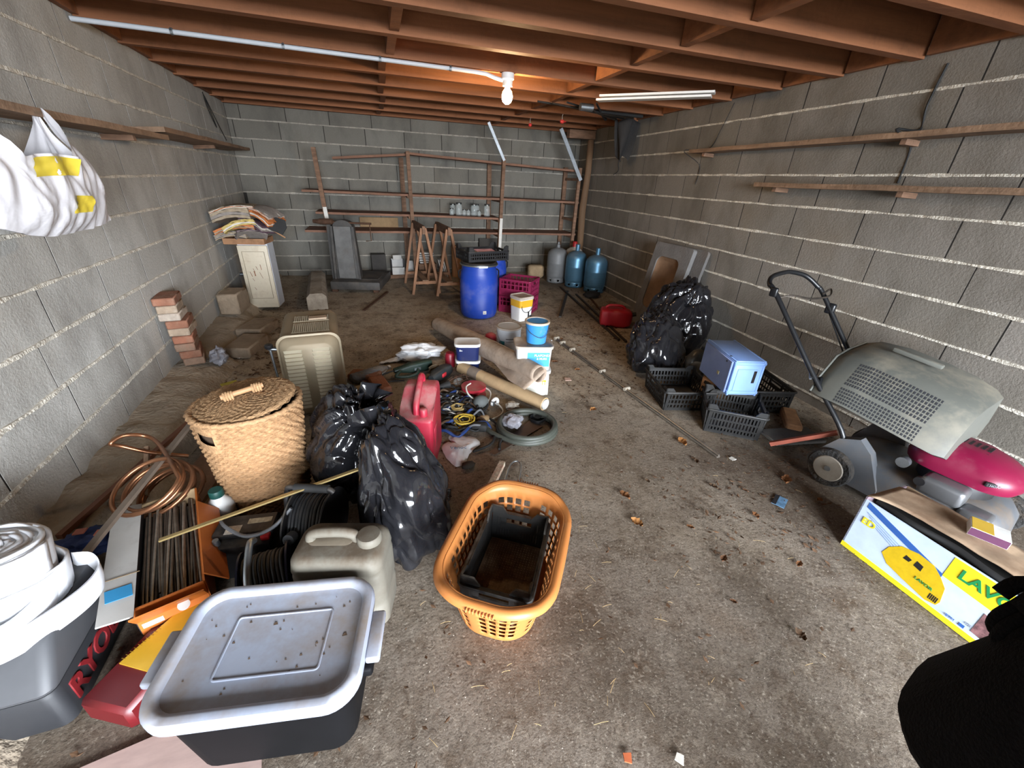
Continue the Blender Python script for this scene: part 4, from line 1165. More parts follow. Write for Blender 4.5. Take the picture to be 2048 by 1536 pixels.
def tub(name, label, loc, rz, w, d, h, mt, lidmat, group='square paint tubs', lidh=.02, z1s=1.0):
    t = thing(name, label, 'paint tub', loc, rz, group)
    m = M(); m.loft([rr(w * .9, d * .9, .03, 5, 0), rr(w * .97, d * .97, .035, 5, h * .8), rr(w, d, .035, 5, h)]); m.out('tub', mt, t, 40)
    m = M(); m.loft([rr(w + .012, d + .012, .04, 5, h - .018), rr(w + .014, d + .014, .04, 5, h + .002), rr(w - .0, d - .0, .035, 5, h + .004), rr(w - .014, d - .014, .03, 5, h + .0015)]); m.out('lid', lidmat, t, 40)
    return t
t1 = tub('paint_tub', 'lower white paint tub with a blue and yellow printed label', (.935, 2.47, 0), -14, .245, .18, .185, WHITEPL, WHITEPL)
m = M(); m.box((.02, -.0845, .085), (.19, .004, .15), r=rot(-3, 0, 0).to_3x3()); m.out('label', mat('pale_label', '#dfe0d6', .5, var=.08, scale=20), t1)
m = M(); m.prism([(-.075, .015), (.115, .015), (.115, .075), (.05, .06), (-.02, .035), (-.075, .028)], .003, Matrix.Translation((0, -.0825, -.004)) @ rot(87, 0, 0)); m.out('blue_swoosh', INKB, t1)
m = M(); m.box((.075, -.0885, .115), (.045, .004, .012)); m.box((.072, -.0885, .10), (.004, .004, .03)); m.box((.09, -.0885, .10), (.004, .004, .03)); m.out('pictogram', mat('yellow_print', '#e0ac2c', .5), t1)
text('Classe', .02, WHITEPL, t1, Matrix.Translation((.06, -.089, .028)) @ rot(87, 0, 0), bold=.0005)
t2 = tub('paint_tub', 'upper white paint tub with a sky blue label stacked on the other', (.935, 2.47, .19), -12, .25, .185, .175, WHITEPL, mat('dusty_white_lid', '#c3b8aa', .7, updirt=.85, dirtcol='#9a826a'))
m = M(); m.box((.028, -.0905, .085), (.15, .004, .10), r=rot(-3, 0, 0).to_3x3()); m.out('label', SKYB, t2)
text('PLAFOND', .023, WHITEPL, t2, Matrix.Translation((.05, -.0935, .115)) @ rot(87, 0, 0), bold=.0004)
text('& MURS', .02, WHITEPL, t2, Matrix.Translation((.05, -.0945, .092)) @ rot(87, 0, 0), bold=.0004)
m = M(); m.tube(arc((.126, 0, .13), .06, -90, 90, 10, ax=(1, 2)), .002, 5); m.out('wire_handle', STEEL, t2, 60)
pot('bucket', 'small sky blue plastic bucket standing on the upper paint tub', 'bucket', (.955, 2.475, .37), .066, .079, .145, mat('sky_blue_plastic', '#3f90d4', .4, var=.06, dirt=.15, dirtcol='#b9b2a6', dscale=14),
    mat('cream_rim', '#cbb9a4', .6), (), .006, True, inside=1)
NAVY = mat('navy_tub', '#1b2450', .4, var=.1, dirt=.08)
t3 = tub('paint_tub', 'lower navy blue and white paint tub half under the lino roll', (.565, 2.90, 0), -12, .18, .15, .10, NAVY, WHITEPL, 'navy tubs')
t4 = tub('paint_tub', 'upper navy blue paint tub with a white lid half under the lino roll', (.562, 2.905, .104), -10, .185, .155, .13, NAVY, WHITEPL, 'navy tubs')
text('Bo', .02, WHITEPL, t4, Matrix.Translation((-.05, -.077, .085)) @ rot(88, 0, 0))
t = thing('red_pot', 'small red plastic pot behind the navy tubs', 'pot', (.80, 3.12, 0), 0)
m = M(); m.lathe([(.045, 0), (.05, .17), (.043, .2), (.02, .215)], 18); m.out('pot', mat('red_plastic', '#b02034', .4, var=.08, updirt=.5, dirtcol='#a89682'), t, 50)
t = thing('red_pot', 'dark red plastic pot left of the navy tubs', 'pot', (.44, 3.0, 0), 0)
m = M(); m.lathe([(.04, 0), (.04, .10), (.03, .115)], 16); m.out('pot', mat('dark_red_plastic', '#7d1826', .4), t, 50)

# crumpled white sheet bag, bottle, power tools
t = crumple('plastic_sack', 'large crumpled white plastic sack on the floor behind the tools', (.22, 3.22, 0), (.17, .12, .055), PLASTW, 9, amp=.5, fr=1.8, nu=56, nv=30)
m = M(); m.sheet(lambda u, v: (-.32 + .3 * u, -.05 + .13 * v * (u * .8 + .2) - .05 * (1 - u), .012 + .05 * u * (1 - abs(2 * v - 1)) + .015 * nz((u * 4, v * 4, 2), 2)), 18, 12); m.out('tail', PLASTW, t, 180, solid=.002)
t = thing('plastic_bottle', 'clear ribbed plastic water bottle lying on the floor', 'bottle', (-.17, 2.88, .042), 32)
PET = mat('clear_plastic', '#eef2f6', .06, var=0, trans=.85, ior=1.25, bump=.3, bscale=60)
m = M(); prof = [(.02, -.14), (.036, -.135)] + [(.04 - .004 * (k % 2), -.12 + .016 * k) for k in range(14)] + [(.03, .12), (.014, .145), (.013, .165)]
m.lathe(prof, 18, rot(0, 90, 0)); m.out('bottle', PET, t, 50)
m = M(); m.lathe([(.016, .158), (.016, .175)], 14, rot(0, 90, 0)); m.out('cap', WHITEPL, t, 50)
DKGREEN = mat('dark_green_plastic', '#22362e', .5, var=.1, updirt=.4, dirtcol='#6b6457')
t = thing('hedge_trimmer', 'dark green electric power tool with a looped handle on the floor', 'power tool', (.12, 2.90, 0), 16)
m = M(); m.loft([[Vector((x, p.x, .055 + p.y)) for p in rr(w, h, .02, 4)] for x, w, h in ((-.12, .04, .035), (-.06, .055, .05), (0, .065, .075), (.13, .07, .085), (.17, .06, .07))]); m.out('body', DKGREEN, t, 50)
m = M(); m.tube(smoothpath([(-.05, 0, .06), (-.09, -.03, .05), (-.12, -.05, .03), (-.03, -.07, .02), (.04, -.06, .03), (.05, -.03, .05)], 5), .012, 8); m.out('handle', DKGREEN, t, 60)
m = M(); m.tube(smoothpath([(-.12, 0, .055), (-.2, .005, .04), (-.25, -.02, .008), (-.22, -.06, .008), (-.13, -.07, .008), (-.08, -.10, .008)], 6), .005, 6); m.out('cord', BLACKRUB, t, 60)
m = M(); m.box((.05, -.036, .05), (.05, .004, .02)); m.out('rating_plate', STEEL, t)
t = thing('angle_sander', 'black and red electric tool lying behind the red petrol can', 'power tool', (.335, 2.77, 0), 48)
m = M(); m.loft([[Vector((x, p.x, .05 + p.y)) for p in rr(w, h, .025, 4)] for x, w, h in ((-.12, .05, .05), (-.06, .085, .085), (.05, .09, .09), (.10, .08, .075), (.115, .05, .05))]); m.out('body', mat('charcoal_plastic', '#2c3033', .45, var=.1, updirt=.4, dirtcol='#6b6457'), t, 50)
m = M(); m.rbox((-.02, -.045, .055), (.05, .012, .03), .008, 2); m.out('switch', mat('red_switch', '#c8323c', .4), t, 50)
m = M()
for k in range(9): m.tube([(.03 + .035 * cos(q + k) * (1 + .1 * sin(3 * q)), .075 + .03 * sin(q), .03 + .006 * k + .01 * sin(2 * q + k)) for q in [2 * pi * i / 16 for i in range(16)]], .004, 5, closed=True)
o = m.out('cord_coil', mat('brown_cord', '#6b5c48', .9), t, 60)
# inspection lamp with a wire cage
t = thing('inspection_lamp', 'inspection lamp with a rusty wire cage and black grip', 'lamp', (.42, 2.60, .05), 22)
m = M(); m.tube([(-.19, 0, -.01), (-.1, 0, 0), (-.06, 0, 0)], [.016, .02, .03], 12); m.out('grip', BLACKRUB, t, 60)
for k in range(7):
    a_ = 2 * pi * k / 7
    m = M(); m.tube([(-.06, .03 * cos(a_), .03 * sin(a_)), (-.01, .045 * cos(a_), .045 * sin(a_)), (.07, .042 * cos(a_), .042 * sin(a_)), (.11, .01 * cos(a_), .01 * sin(a_))], .0022, 5); m.out('cage_wire', RUST, t, 60)
for x in (-.01, .03, .07):
    m = M(); m.tube([(x, .045 * cos(2 * pi * i / 18), .045 * sin(2 * pi * i / 18)) for i in range(18)], .0022, 5, closed=True); m.out('cage_ring', RUST, t, 60)
m = M(); m.ball((.02, 0, 0), .027, 14, 10, (1.5, 1, 1)); m.out('bulb', GLASS, t, 180)

# tangle of cables: a few named runs and coils
def cable(label, pts, r, mt, n=7, name='cable'):
    m = M(); m.tube(smoothpath(pts, n), r, 6); return tag(m.out(name, mt, None, 60), label, 'cable', 'tangled cables on the floor')
GREYC = mat('grey_cable', '#6f7174', .6); WHC = mat('white_cable', '#d5d2c8', .5); BLUC = mat('blue_cable', '#25407a', .5); BRNC = mat('brown_cable', '#54402f', .6); YELC = mat('yellow_cord', '#d3b445', .6, var=.15)
rc = random.Random(12)
nm_ = ('topmost', 'second', 'third', 'fourth', 'fifth', 'sixth', 'seventh', 'eighth', 'ninth', 'tenth', 'eleventh', 'twelfth', 'thirteenth', 'lowest')
for k in range(22):
    mt = (BLACKRUB, GREYC, BLACKRUB, BLUC, BLACKRUB, BRNC)[k % 6]
    y = 2.56 - .026 * k; pts = []
    for i in range(6):
        pts.append((.20 + .06 * i + rc.uniform(-.02, .02), y + .06 * sin(i * 1.1 + k) + rc.uniform(-.03, .03), .008 + .05 * abs(sin(i * 1.7 + k * .9)) * (.5 + .5 * rc.random())))
    pts.append((pts[-1][0] + .02, pts[-1][1] - .06, .008))
    o = cable('%s in the tangle by the red petrol can, number %s from the back' % (('thick black cable', 'grey cable', 'black cable', 'blue cable', 'black flex', 'brown cable')[k % 6], ('one two three four five six seven eight nine ten eleven twelve thirteen fourteen fifteen sixteen seventeen eighteen nineteen twenty twenty-one twenty-two'.split())[k]), pts, .0065 + .003 * (k % 3 == 0), mt)
for k in range(12):
    c_ = (rc.uniform(.24, .5), rc.uniform(2.08, 2.5)); r_ = rc.uniform(.04, .11); a_ = rc.uniform(0, 6.28)
    pts = [(c_[0] + r_ * cos(a_ + i * .9) * (1 - .06 * i), c_[1] + r_ * sin(a_ + i * .9) * (.8 - .04 * i), .01 + .035 * abs(sin(i * 1.3 + k))) for i in range(8)]
    cable('%s looped on top of the cable tangle, loop %s from the back' % (('black cable', 'grey cable', 'black flex', 'white flex')[k % 4], 'one two three four five six seven eight nine ten eleven twelve'.split()[k]), pts, (.006, .005, .0075, .0045)[k % 4], (BLACKRUB, GREYC, BLACKRUB, WHC)[k % 4])
cable('white flex looping over the red cable reel', [(.46, 2.56, .03), (.56, 2.50, .06), (.62, 2.42, .05), (.6, 2.34, .03), (.55, 2.32, .012), (.47, 2.36, .06), (.46, 2.43, .09), (.5, 2.48, .09)], .006, WHC)
cable('white flex lying on the bare floor right of the tangle', [(.47, 2.10, .008), (.56, 2.12, .008), (.63, 2.16, .008), (.66, 2.22, .008), (.64, 2.30, .02)], .006, WHC)
cable('long black cable curving from the coil past the hand saw', [(.42, 2.20, .03), (.5, 2.17, .02), (.57, 2.08, .012), (.58, 1.95, .012), (.54, 1.85, .012), (.525, 1.80, .012)], .008, BLACKRUB)
cable('black cable curling round the thin white bag', [(.48, 2.10, .02), (.52, 2.03, .012), (.53, 1.93, .012), (.48, 1.85, .012), (.38, 1.81, .012)], .008, BLACKRUB)
t = thing('cable_reel', 'round red plastic cable reel in the tangle', 'reel', (.52, 2.47, .0), 0)
m = M(); m.lathe([(.085, 0), (.085, .02), (.05, .025), (.05, .05), (.085, .055), (.085, .075), (.03, .075)], 24); m.out('drum', mat('red_plastic', '#b02034', .4), t, 40)
t = thing('grey_ball_plug', 'dark grey rubber plug cap among the cables', 'plug', (.53, 2.29, 0))
m = M(); m.ball((0, 0, .045), .05, 18, 12, (1.05, .9, .9)); m.out('cap', mat('grey_rubber', '#565a58', .7), t, 180)
t = thing('light_socket', 'white ceramic light socket beside the dark grey plug cap', 'socket', (.625, 2.29, .0), 30)
m = M(); m.tube(arc((0, 0, .03), .025, -60, 200, 14, ax=(0, 2)), .012, 8); m.out('ring', WHITEPL, t, 60)
m = M(); m.tube([(-.02, 0, .015), (-.02, 0, .05)], .014, 10); m.out('contact', STEEL, t, 60)
t = crumple('paper_wad', 'wad of white paper on the floor beside the light socket', (.73, 2.23, 0), (.045, .05, .022), WHT_P, 21, 'paper', nu=24, nv=16)
def coil(label, loc, R0, R1, turns, r, mt, h=.03, rz=0, tilt=0, name='cable_coil'):
    t = thing(name, label, 'cable coil', loc, rz, rx=tilt); pts = []
    for i in range(int(turns * 22)):
        a_ = 2 * pi * i / 22; k = i / (turns * 22)
        R_ = R0 + (R1 - R0) * (.5 + .5 * sin(k * 23)) + .003 * sin(5 * a_)
        pts.append((R_ * cos(a_), R_ * sin(a_) * .92, r + h * (.5 + .5 * sin(k * 14.5 + 1))))
    m = M(); m.tube(pts, r, 6); m.out('cord', mt, t, 60); return t
coil('coil of bright yellow cord on the floor', (.385, 2.10, 0), .03, .065, 11, .0045, YELC, .045)
coil('small coil of pale tan cord above the yellow one', (.375, 2.26, 0), .026, .042, 8, .005, mat('tan_cord', '#b59c63', .7), .04)
cable('loose yellow cord end trailing left of the yellow coil', [(.44, 2.19, .02), (.37, 2.21, .02), (.31, 2.17, .01), (.30, 2.10, .01), (.32, 2.04, .01)], .0045, YELC)
t = thing('extension_plug', 'black plug block lying below the yellow coil', 'plug', (.46, 2.03, 0), -20)
m = M(); m.rbox((0, 0, .025), (.10, .05, .05), .012, 2); m.out('block', BLACKRUB, t, 50)
t = thing('pale_stone', 'pale oval lump of dried filler beside the yellow coil', 'lump', (.51, 2.13, 0), 20)
m = M(); m.ball((0, 0, .015), .035, 14, 8, (1.3, 1, .5)); m.out('lump', CARD, t, 180)

# hose, grey bag and hand saw
HOSE = mat('grey_green_hose', '#43463f', .5, var=.15, scale=10)
t = thing('hose_coil', 'thick dark grey hose coiled in a ring on the floor', 'hose', (.74, 1.99, 0))
pts = []
for i in range(62):
    a_ = RD(205 + 14.5 * i); k = i / 61
    R_ = .168 - .02 * sin(3 * a_ * .33) - .012 * k
    pts.append((R_ * cos(a_) * 1.05, R_ * sin(a_), .015 + (.026 if k > .42 else 0) * min(1, (k - .42) * 8) if k > .42 else .015))
pts = [(-.245, .06, .014), (-.215, -.03, .014)] + [Vector(p) for p in pts[1:]]
m = M(); m.tube(smoothpath(pts, 2), .0155, 10); m.out('hose', HOSE, t, 60)
t = crumple('plastic_bag', 'crumpled grey plastic bag inside the hose ring', (.67, 2.03, .004), (.06, .068, .035), PLASTG, 31, amp=.4, fr=1.7)
t = thing('hand_saw', 'rusty hand saw lying under the hose ring with a black handle', 'saw', (0, 0, 0))
m = M(); m.prism([(.465, 1.79), (.49, 1.765), (.85, 1.98), (.80, 2.07)], .0025, z=.002); m.out('blade', mat('rusty_blade', '#5f4d43', .6, .5, var=.25), t)
hm = Matrix.Translation((.85, 2.06, .006)) @ rot(0, 0, 32)
m = M(); m.loft([[hm @ Vector((p.x, p.y, z)) for p in rr(.11, .085, .03, 4)] for z in (0, .022)], True, False); m.out('handle', BLACKPL, t, 40)
m = M(); m.loft([[hm @ Vector((p.x, p.y, z)) for p in rr(.06, .035, .015, 4)] for z in (.0222, .023)]); m.out('grip_hole', mat('opening_black', '#15120f', .9), t, 40)

# thin white carrier bag
t = thing('carrier_bag', 'thin white plastic bag lying flat beside the red petrol can', 'bag', (.30, 1.86, 0), 0)
out_ = [(-.03, -.15), (.02, -.13), (.055, -.06), (.10, -.01), (.135, .02), (.13, .07), (.09, .115), (.04, .14), (-.01, .15), (-.03, .12), (-.02, .07), (-.05, .075), (-.08, .04), (-.075, -.03), (-.06, -.09)]
ring_ = smoothpath([Vector((x, y, 0)) for x, y in out_ + out_[:1]], 3)[:-1]
m = M(); n = len(ring_); secs = []
for k in range(7):
    f = 1 - k / 7
    secs.append([Vector((p.x * f + .01 * (1 - f), p.y * f, .004 + .03 * (1 - f ** 2) + .012 * nz((p.x * 20 * f, p.y * 20 * f, k), 1.3))) for p in ring_])
m.loft(secs, False, True); m.out('bag', PLASTW, t, 180)
text('Venoc', .035, mat('blue_pen', '#5f86a8', .6, var=.1), t, Matrix.Translation((.0, -.035, .041)) @ rot(0, 0, -10))
t = thing('dirt_clod', 'dark clod on the floor by the tip of the thin white bag', 'clod', (.33, 1.70, 0), 20)
m = M(); m.ball((0, 0, .012), .03, 12, 8, (1.3, .9, .5), lambda p, q: q * (1 + .3 * nz(p, 3))); m.out('clod', mat('dark_clod', '#3b342d', .9), t, 60)

# red petrol can
REDP = mat('red_petrol_plastic', '#b01f39', .42, var=.06, updirt=.7, dirtcol='#a88f86', dscale=7)
pc = thing('petrol_can', 'dusty red plastic petrol can standing beside the black sacks', 'petrol can', (.115, 1.855, 0), -16)
def canring(w, d, z, cy=0, r=.035): return rr(w, d, r, 5, z, 0, cy)
m = M(); m.bprism([(-.14, .0), (.14, .0), (.14, .37), (.115, .405), (.03, .405), (-.06, .325), (-.14, .305)], .165, .018, 3, rot(0, 0, 90) @ rot(90, 0, 0)); m.out('body', REDP, pc, 50)
m = M(); m.bprism([(-.03, .05), (.05, .05), (.05, .17), (-.03, .17)], .004, .0015, 1, Matrix.Translation((.0835, -.06, .06)) @ rot(90, 0, 90)); m.out('side_panel', REDP, pc, 50)
m = M(); m.tube(smoothpath([(0, .095, .40), (0, .085, .435), (0, .05, .44), (0, -.03, .40), (0, -.085, .365), (0, -.10, .315)], 5), .016, 10); m.out('handle', REDP, pc, 60)
m = M(); m.lathe([(.02, .31), (.02, .345), (.015, .35)], 16, c=(.035, -.10, 0)); m.out('cap', REDP, pc, 50)

# hacksaw behind the orange basket
t = thing('hacksaw', 'paint spattered hacksaw with a chrome bow behind the orange basket', 'saw', (.44, 1.58, 0), 0)
m = M(); m.beam((-.08, -.15, .03), (.06, .07, .03), .03, .03); m.out('grip_bar', mat('spattered_bar', '#c4b9a4', .6, var=.5, scale=45, dirt=.5, dirtcol='#c0583a', dscale=40), t)
m = M(); m.tube(smoothpath([(.0, -.15, .02), (.04, -.05, .02), (.10, .06, .02), (.14, .085, .02), (.155, .05, .02), (.10, -.08, .02)], 5), .005, 7); m.out('bow', STEEL, t, 60)

# ------------------------------------------------------------------ black refuse sacks
def bag_mat(name, rough, tint):
    m = bpy.data.materials.new(name); m.use_nodes = True
    nt = m.node_tree; b = nt.nodes['Principled BSDF']; L = nt.links.new
    b.inputs['Base Color'].default_value = tint + (1,); b.inputs['Roughness'].default_value = rough
    b.inputs['Specular IOR Level'].default_value = .7
    geo = nt.nodes.new('ShaderNodeNewGeometry')
    n1 = nt.nodes.new('ShaderNodeTexNoise'); n1.inputs['Scale'].default_value = 5.5; n1.inputs['Detail'].default_value = 2; n1.inputs['Distortion'].default_value = .8
    v1 = nt.nodes.new('ShaderNodeTexVoronoi'); v1.feature = 'DISTANCE_TO_EDGE'; v1.inputs['Scale'].default_value = 5.5
    mixv = nt.nodes.new('ShaderNodeVectorMath'); mixv.operation = 'ADD'
    sc_ = nt.nodes.new('ShaderNodeVectorMath'); sc_.operation = 'SCALE'; sc_.inputs['Scale'].default_value = .10
    L(geo.outputs['Position'], n1.inputs['Vector']); L(n1.outputs['Color'], sc_.inputs[0]); L(geo.outputs['Position'], mixv.inputs[0]); L(sc_.outputs[0], mixv.inputs[1]); L(mixv.outputs[0], v1.inputs['Vector'])
    mr = nt.nodes.new('ShaderNodeMapRange'); mr.inputs[1].default_value = 0; mr.inputs[2].default_value = .25; L(v1.outputs['Distance'], mr.inputs[0])
    ad = nt.nodes.new('ShaderNodeMath'); ad.operation = 'MULTIPLY_ADD'; L(n1.outputs['Fac'], ad.inputs[0]); ad.inputs[1].default_value = 1.4; L(mr.outputs[0], ad.inputs[2])
    bp = nt.nodes.new('ShaderNodeBump'); bp.inputs['Strength'].default_value = .22; bp.inputs['Distance'].default_value = .02
    L(ad.outputs[0], bp.inputs['Height']); L(bp.outputs[0], b.inputs['Normal'])
    return m
SACK = bag_mat('black_refuse_plastic', .13, (.013, .013, .015))

def sack(label, loc, sx, sy, sz, seed, rz=0, axis=(0, 0, 1), pleat=.10, pn=7.0, tuft=True, lean=(0, 0), lump=.16, flat=.8, taper=0.0, crease=1.0):
    t = thing('refuse_sack', label, 'refuse sack', loc, rz, 'black refuse sacks')
    ax = Vector(axis).normalized()
    q = ax.to_track_quat('Z', 'Y')
    def fn(p, r_):
        l = q.inverted() @ p
        th = math.acos(max(-1, min(1, l.z))); ph = atan2(l.y, l.x)
        k = 1 + lump * nz(p, 1.5, seed) + lump * .45 * nz(p, 3.4, seed + 3)
        amp = pleat * math.exp(-(th / 1.15) ** 2) * smooth01(th / .25)
        rid = 1 - abs(nz((cos(ph) * pn, sin(ph) * pn, seed), .5)) * 3.2
        k += amp * (rid - .5)
        k -= .02 * (1 - min(1, abs(nz(p, 4.2, seed + 9)) * 6)) + .075 * crease * (1 - min(1, abs(nz((p.x, p.y * 1.6, p.z * .7), 2.1, seed + 4)) * 5))          # folds
        k += .10 * math.exp(-(th / .16) ** 2)
        v = Vector((p.x * sx, p.y * sy, p.z * sz)) * k
        f = (v.z / sz + 1) / 2
        v.x *= 1 - taper * f; v.y *= 1 - taper * f
        v.x += lean[0] * f * f; v.y += lean[1] * f * f
        if v.z < -sz * flat: v.z = -sz * flat + (v.z + sz * flat) * .05
        return v
    m = M(); m.ball((0, 0, sz * (flat + .005) + .01), 1.0, 150, 96, (1, 1, 1), fn); m.out('sack', SACK, t, 180)
    if tuft:
        c = Vector((0, 0, sz * (flat + .005) + .01)) + fn(ax, None)
        m = M(); n = 20; secs = []
        for k in range(7):
            r = (.012, .016, .03, .045, .055, .062, .06)[k]
            secs.append([c + q @ Vector((r * (1 + .5 * sin(5 * a + seed)) * cos(a), r * (1 + .4 * cos(4 * a)) * sin(a), -.02 + .016 * k + .012 * sin(3 * a + k))) for a in [2 * pi * i / n for i in range(n)]])
        m.loft(secs, True, False); m.out('knot', SACK, t, 180)
    return t
sack('tied black refuse sack with pleats round its neck beside the hamper', (-.185, 1.715, 0), .222, .225, .285, 3.3, 0, (.35, -.45, .9), .16, 9, True, flat=.72)
sack('slumped shiny black refuse sack between the grey jerrycan and the orange basket', (.03, 1.28, 0), .185, .20, .30, 8.1, 10, (-.25, .75, .75), .13, 6, True, (-.06, .12), .26, .7, .25)
t = thing('refuse_sack', 'empty black sack draped upright in front of the red petrol can', 'refuse sack', (.02, 1.58, 0), 0, 'black refuse sacks')
def drape(u, v):
    x = -.10 + .30 * u * (1 - .35 * v) - .05 * v; y = .02 + .09 * sin(u * 5.5) * (1 - .5 * v) - .06 * u + .06 * v
    z = .012 + .47 * v * (1 - .55 * u * u) + .02 * nz((u * 5, v * 5, 3), 1.5)
    return (x + .03 * nz((u * 4, v * 3, 1), 1.6), y + .03 * nz((u * 6, v * 4, 7), 1.6), z)
m = M(); m.sheet(drape, 60, 50); m.out('film', SACK, t, 180, solid=.004)
sack('large black refuse sack standing by the right wall in front of the leaning panels', (2.50, 2.98, 0), .285, .27, .37, 5.7, 0, (.1, -.5, .85), .08, 7, False, (.03, .05), .15, .68)
sack('crumpled shiny black refuse sack in front of the large one on the right', (2.06, 2.62, 0), .265, .22, .285, 9.4, 20, (.2, .5, .8), .10, 6, False, (.06, .10), .24, .62, .2)

# ------------------------------------------------------------------ right hand side
rcn = thing('jerrycan', 'bright red plastic can lying behind the black sacks', 'jerrycan', (2.33, 3.72, 0), -25)
REDC = mat('bright_red_plastic', '#b81e2c', .4, var=.06, updirt=.3, dirtcol='#9a7a70')
m = M(); m.loft([[Vector((x, p.x, .095 + p.y)) for p in rr(w, h, .03, 5)] for x, w, h in ((-.17, .13, .12), (-.16, .17, .165), (-.1, .19, .185), (-.09, .18, .175), (-.03, .18, .175), (-.02, .19, .185), (.08, .19, .185), (.14, .16, .15), (.16, .1, .1))]); m.out('body', REDC, rcn, 50)
m = M(); m.tube([(.15, 0, .13), (.2, 0, .14)], .022, 12); m.out('cap', BLACKPL, rcn, 50)
m = M(); m.tube(smoothpath([(-.12, .0, .19), (-.08, 0, .215), (.04, 0, .215), (.08, 0, .185)], 4), .014, 8); m.out('handle', REDC, rcn, 60)

oc = thing('oil_can', 'smoky grey plastic oil canister tilted beside the blue box', 'canister', (2.23, 2.38, 0), -18)
SMOKE = mat('smoky_plastic', '#4c4b47', .3, var=.15, updirt=.4, dirtcol='#8a7f6f')
m = M(); lean_ = rot(0, 12, 0)
m.loft([[lean_ @ Vector((p.x, p.y, .012 + p.z)) for p in rr(w, d, .03, 5, z)] for z, w, d in ((0, .15, .09), (.015, .165, .1), (.16, .165, .1), (.22, .12, .08), (.25, .05, .05))]); m.out('body', SMOKE, oc, 50)
m = M(); m.loft([[lean_ @ Vector((p.x - .01, -.0505 - .001 * k, .02 + p.y + .1)) for p in rr(.11, .11, .04, 5)] for k in (0, 1)]); m.out('label', mat('dusty_label', '#8a7d6c', .8), oc, 40)
m = M(); m.tube([lean_ @ Vector((0, 0, .255)), lean_ @ Vector((0, 0, .285))], .02, 12); m.out('cap', BLACKPL, oc, 40)

BLK2 = mat('dusty_black_crate', '#1b1b1b', .5, var=.2, updirt=.55, dirtcol='#6d655a', dscale=14)
cl = thing('plastic_crate', 'black crate on the floor nearest the shiny black sack', 'crate', (1.935, 2.135, 0), -14, 'black plastic crates')
crate(cl, .33, .36, .145, BLK2, (12, 12), (.35, .6), .12, flare=6, earh=.03)
m = M(); m.box((0, 0, .014), (.3, .33, .004)); m.out('floor_liner', mat('gritty_base', '#3a3733', .9, dirt=.5), cl)
cr2 = thing('plastic_crate', 'black slatted crate on the floor nearest the viewer on the right', 'crate', (2.03, 1.74, 0), -36, 'black plastic crates')
crate(cr2, .30, .27, .165, BLK2, (14, 12), (.3, .6), .11, flare=5, earh=.035)
m = M(); m.box((0, 0, .03), (.27, .24, .004)); m.out('floor_liner', _mats['gritty_base'], cr2)
cr3 = thing('plastic_crate', 'black crate against the wall behind the blue box', 'crate', (2.47, 2.0, 0), -15, 'black plastic crates')
crate(cr3, .30, .38, .165, BLK2, (10, 12), (.3, .55, .8), .11, flare=3)
slab('wood_block', 'orange brown wooden block under the blue box', (2.16, 2.06, .083), (.10, .14, .165), 8, PALEWOOD, cat='wood block')
slab('wood_plank', 'short brown plank on the floor between the black crate and the wall', (2.46, 1.66, .03), (.09, .26, .05), -40, PALEWOOD, cat='plank')

# blue storage box with a drawer front
BLUEB = mat('pale_blue_plastic', '#7f9fd8', .4, var=.05, dirt=.08, dirtcol='#8f95a6')
BLUEB2 = mat('hazy_blue_drawer', '#7e8fbb', .35, var=.08, dirt=.15, dirtcol='#9aa0b0')
bx_ = thing('storage_box', 'pale blue plastic storage box with a drawer front set on the black crate', 'storage box', (2.164, 1.972, .18), -105)
w, d, h = .375, .20, .236
m = M(); m.rbox((0, .006, h / 2), (w, d - .012, h), .006, 2); m.out('carcass', BLUEB, bx_, 40)
m = M()
for z in (.008, h - .03): m.rbox((0, .006, z + .012), (w + .012, d + .002, .022), .004, 1)
for y in (-d / 2 + .014, d / 2 - .006): m.rbox((0, y, h / 2), (w + .012, .014, h + .006), .004, 1)
m.out('ribs', BLUEB, bx_, 40)
m = M(); m.rbox((0, -d / 2 - .002, h / 2), (w - .02, .012, h - .02), .004, 1); dr = m.out('drawer_front', BLUEB2, bx_, 40)
m = M(); m.box((.06, -d / 2 - .0085, .10), (.022, .003, .022)); m.out('sticker', mat('gold_sticker', '#b0a67c', .5), dr)
m = M(); m.box((.12, -d / 2 - .0085, h - .03), (.012, .003, .01)); m.box((.12, -d / 2 + .01, h + .004), (.012, .01, .003)); m.out('catch', BLACKPL, dr)
m = M(); m.rbox((w / 2 + .003, .05, h * .55), (.008, .022, .085), .003, 1); m.out('hand_slot', mat('opening_black', '#15120f', .9), bx_, 40)
m = M(); m.rbox((w / 2 + .002, .0, h * .45), (.006, .13, .15), .003, 1); m.out('side_panel', BLUEB, bx_, 40)

# ------------------------------------------------------------------ lawnmower (x forward, y towards the wall)
mw = thing('lawnmower', 'grey petrol lawnmower with a crimson engine cover and its grass box on top', 'lawnmower', (2.335, 1.19, 0), -78)
GREYD = mat('grey_mower_deck', '#5b5e62', .45, .2, var=.1, updirt=.5, dirt=.12, dirtcol='#7f6a50', dscale=8)
GREYC2 = mat('grey_grassbox', '#5c5d57', .55, var=.07, updirt=.45, dirtcol='#a39883', dscale=4)
CRIM = mat('crimson_engine_cover', '#6d0f30', .38, var=.07, updirt=.25, dirtcol='#8a6a70')
ALU = mat('cast_aluminium', '#7f8082', .4, .7, var=.1, dirt=.2)
m = M(); m.loft([[Vector((p.x + .27, p.y, p.z)) for p in rr(l, w_, r_, 6, z)] for z, l, w_, r_ in ((.06, .66, .42, .16), (.15, .64, .40, .15), (.19, .58, .36, .14), (.205, .46, .28, .12))]); m.out('deck', GREYD, mw, 50)
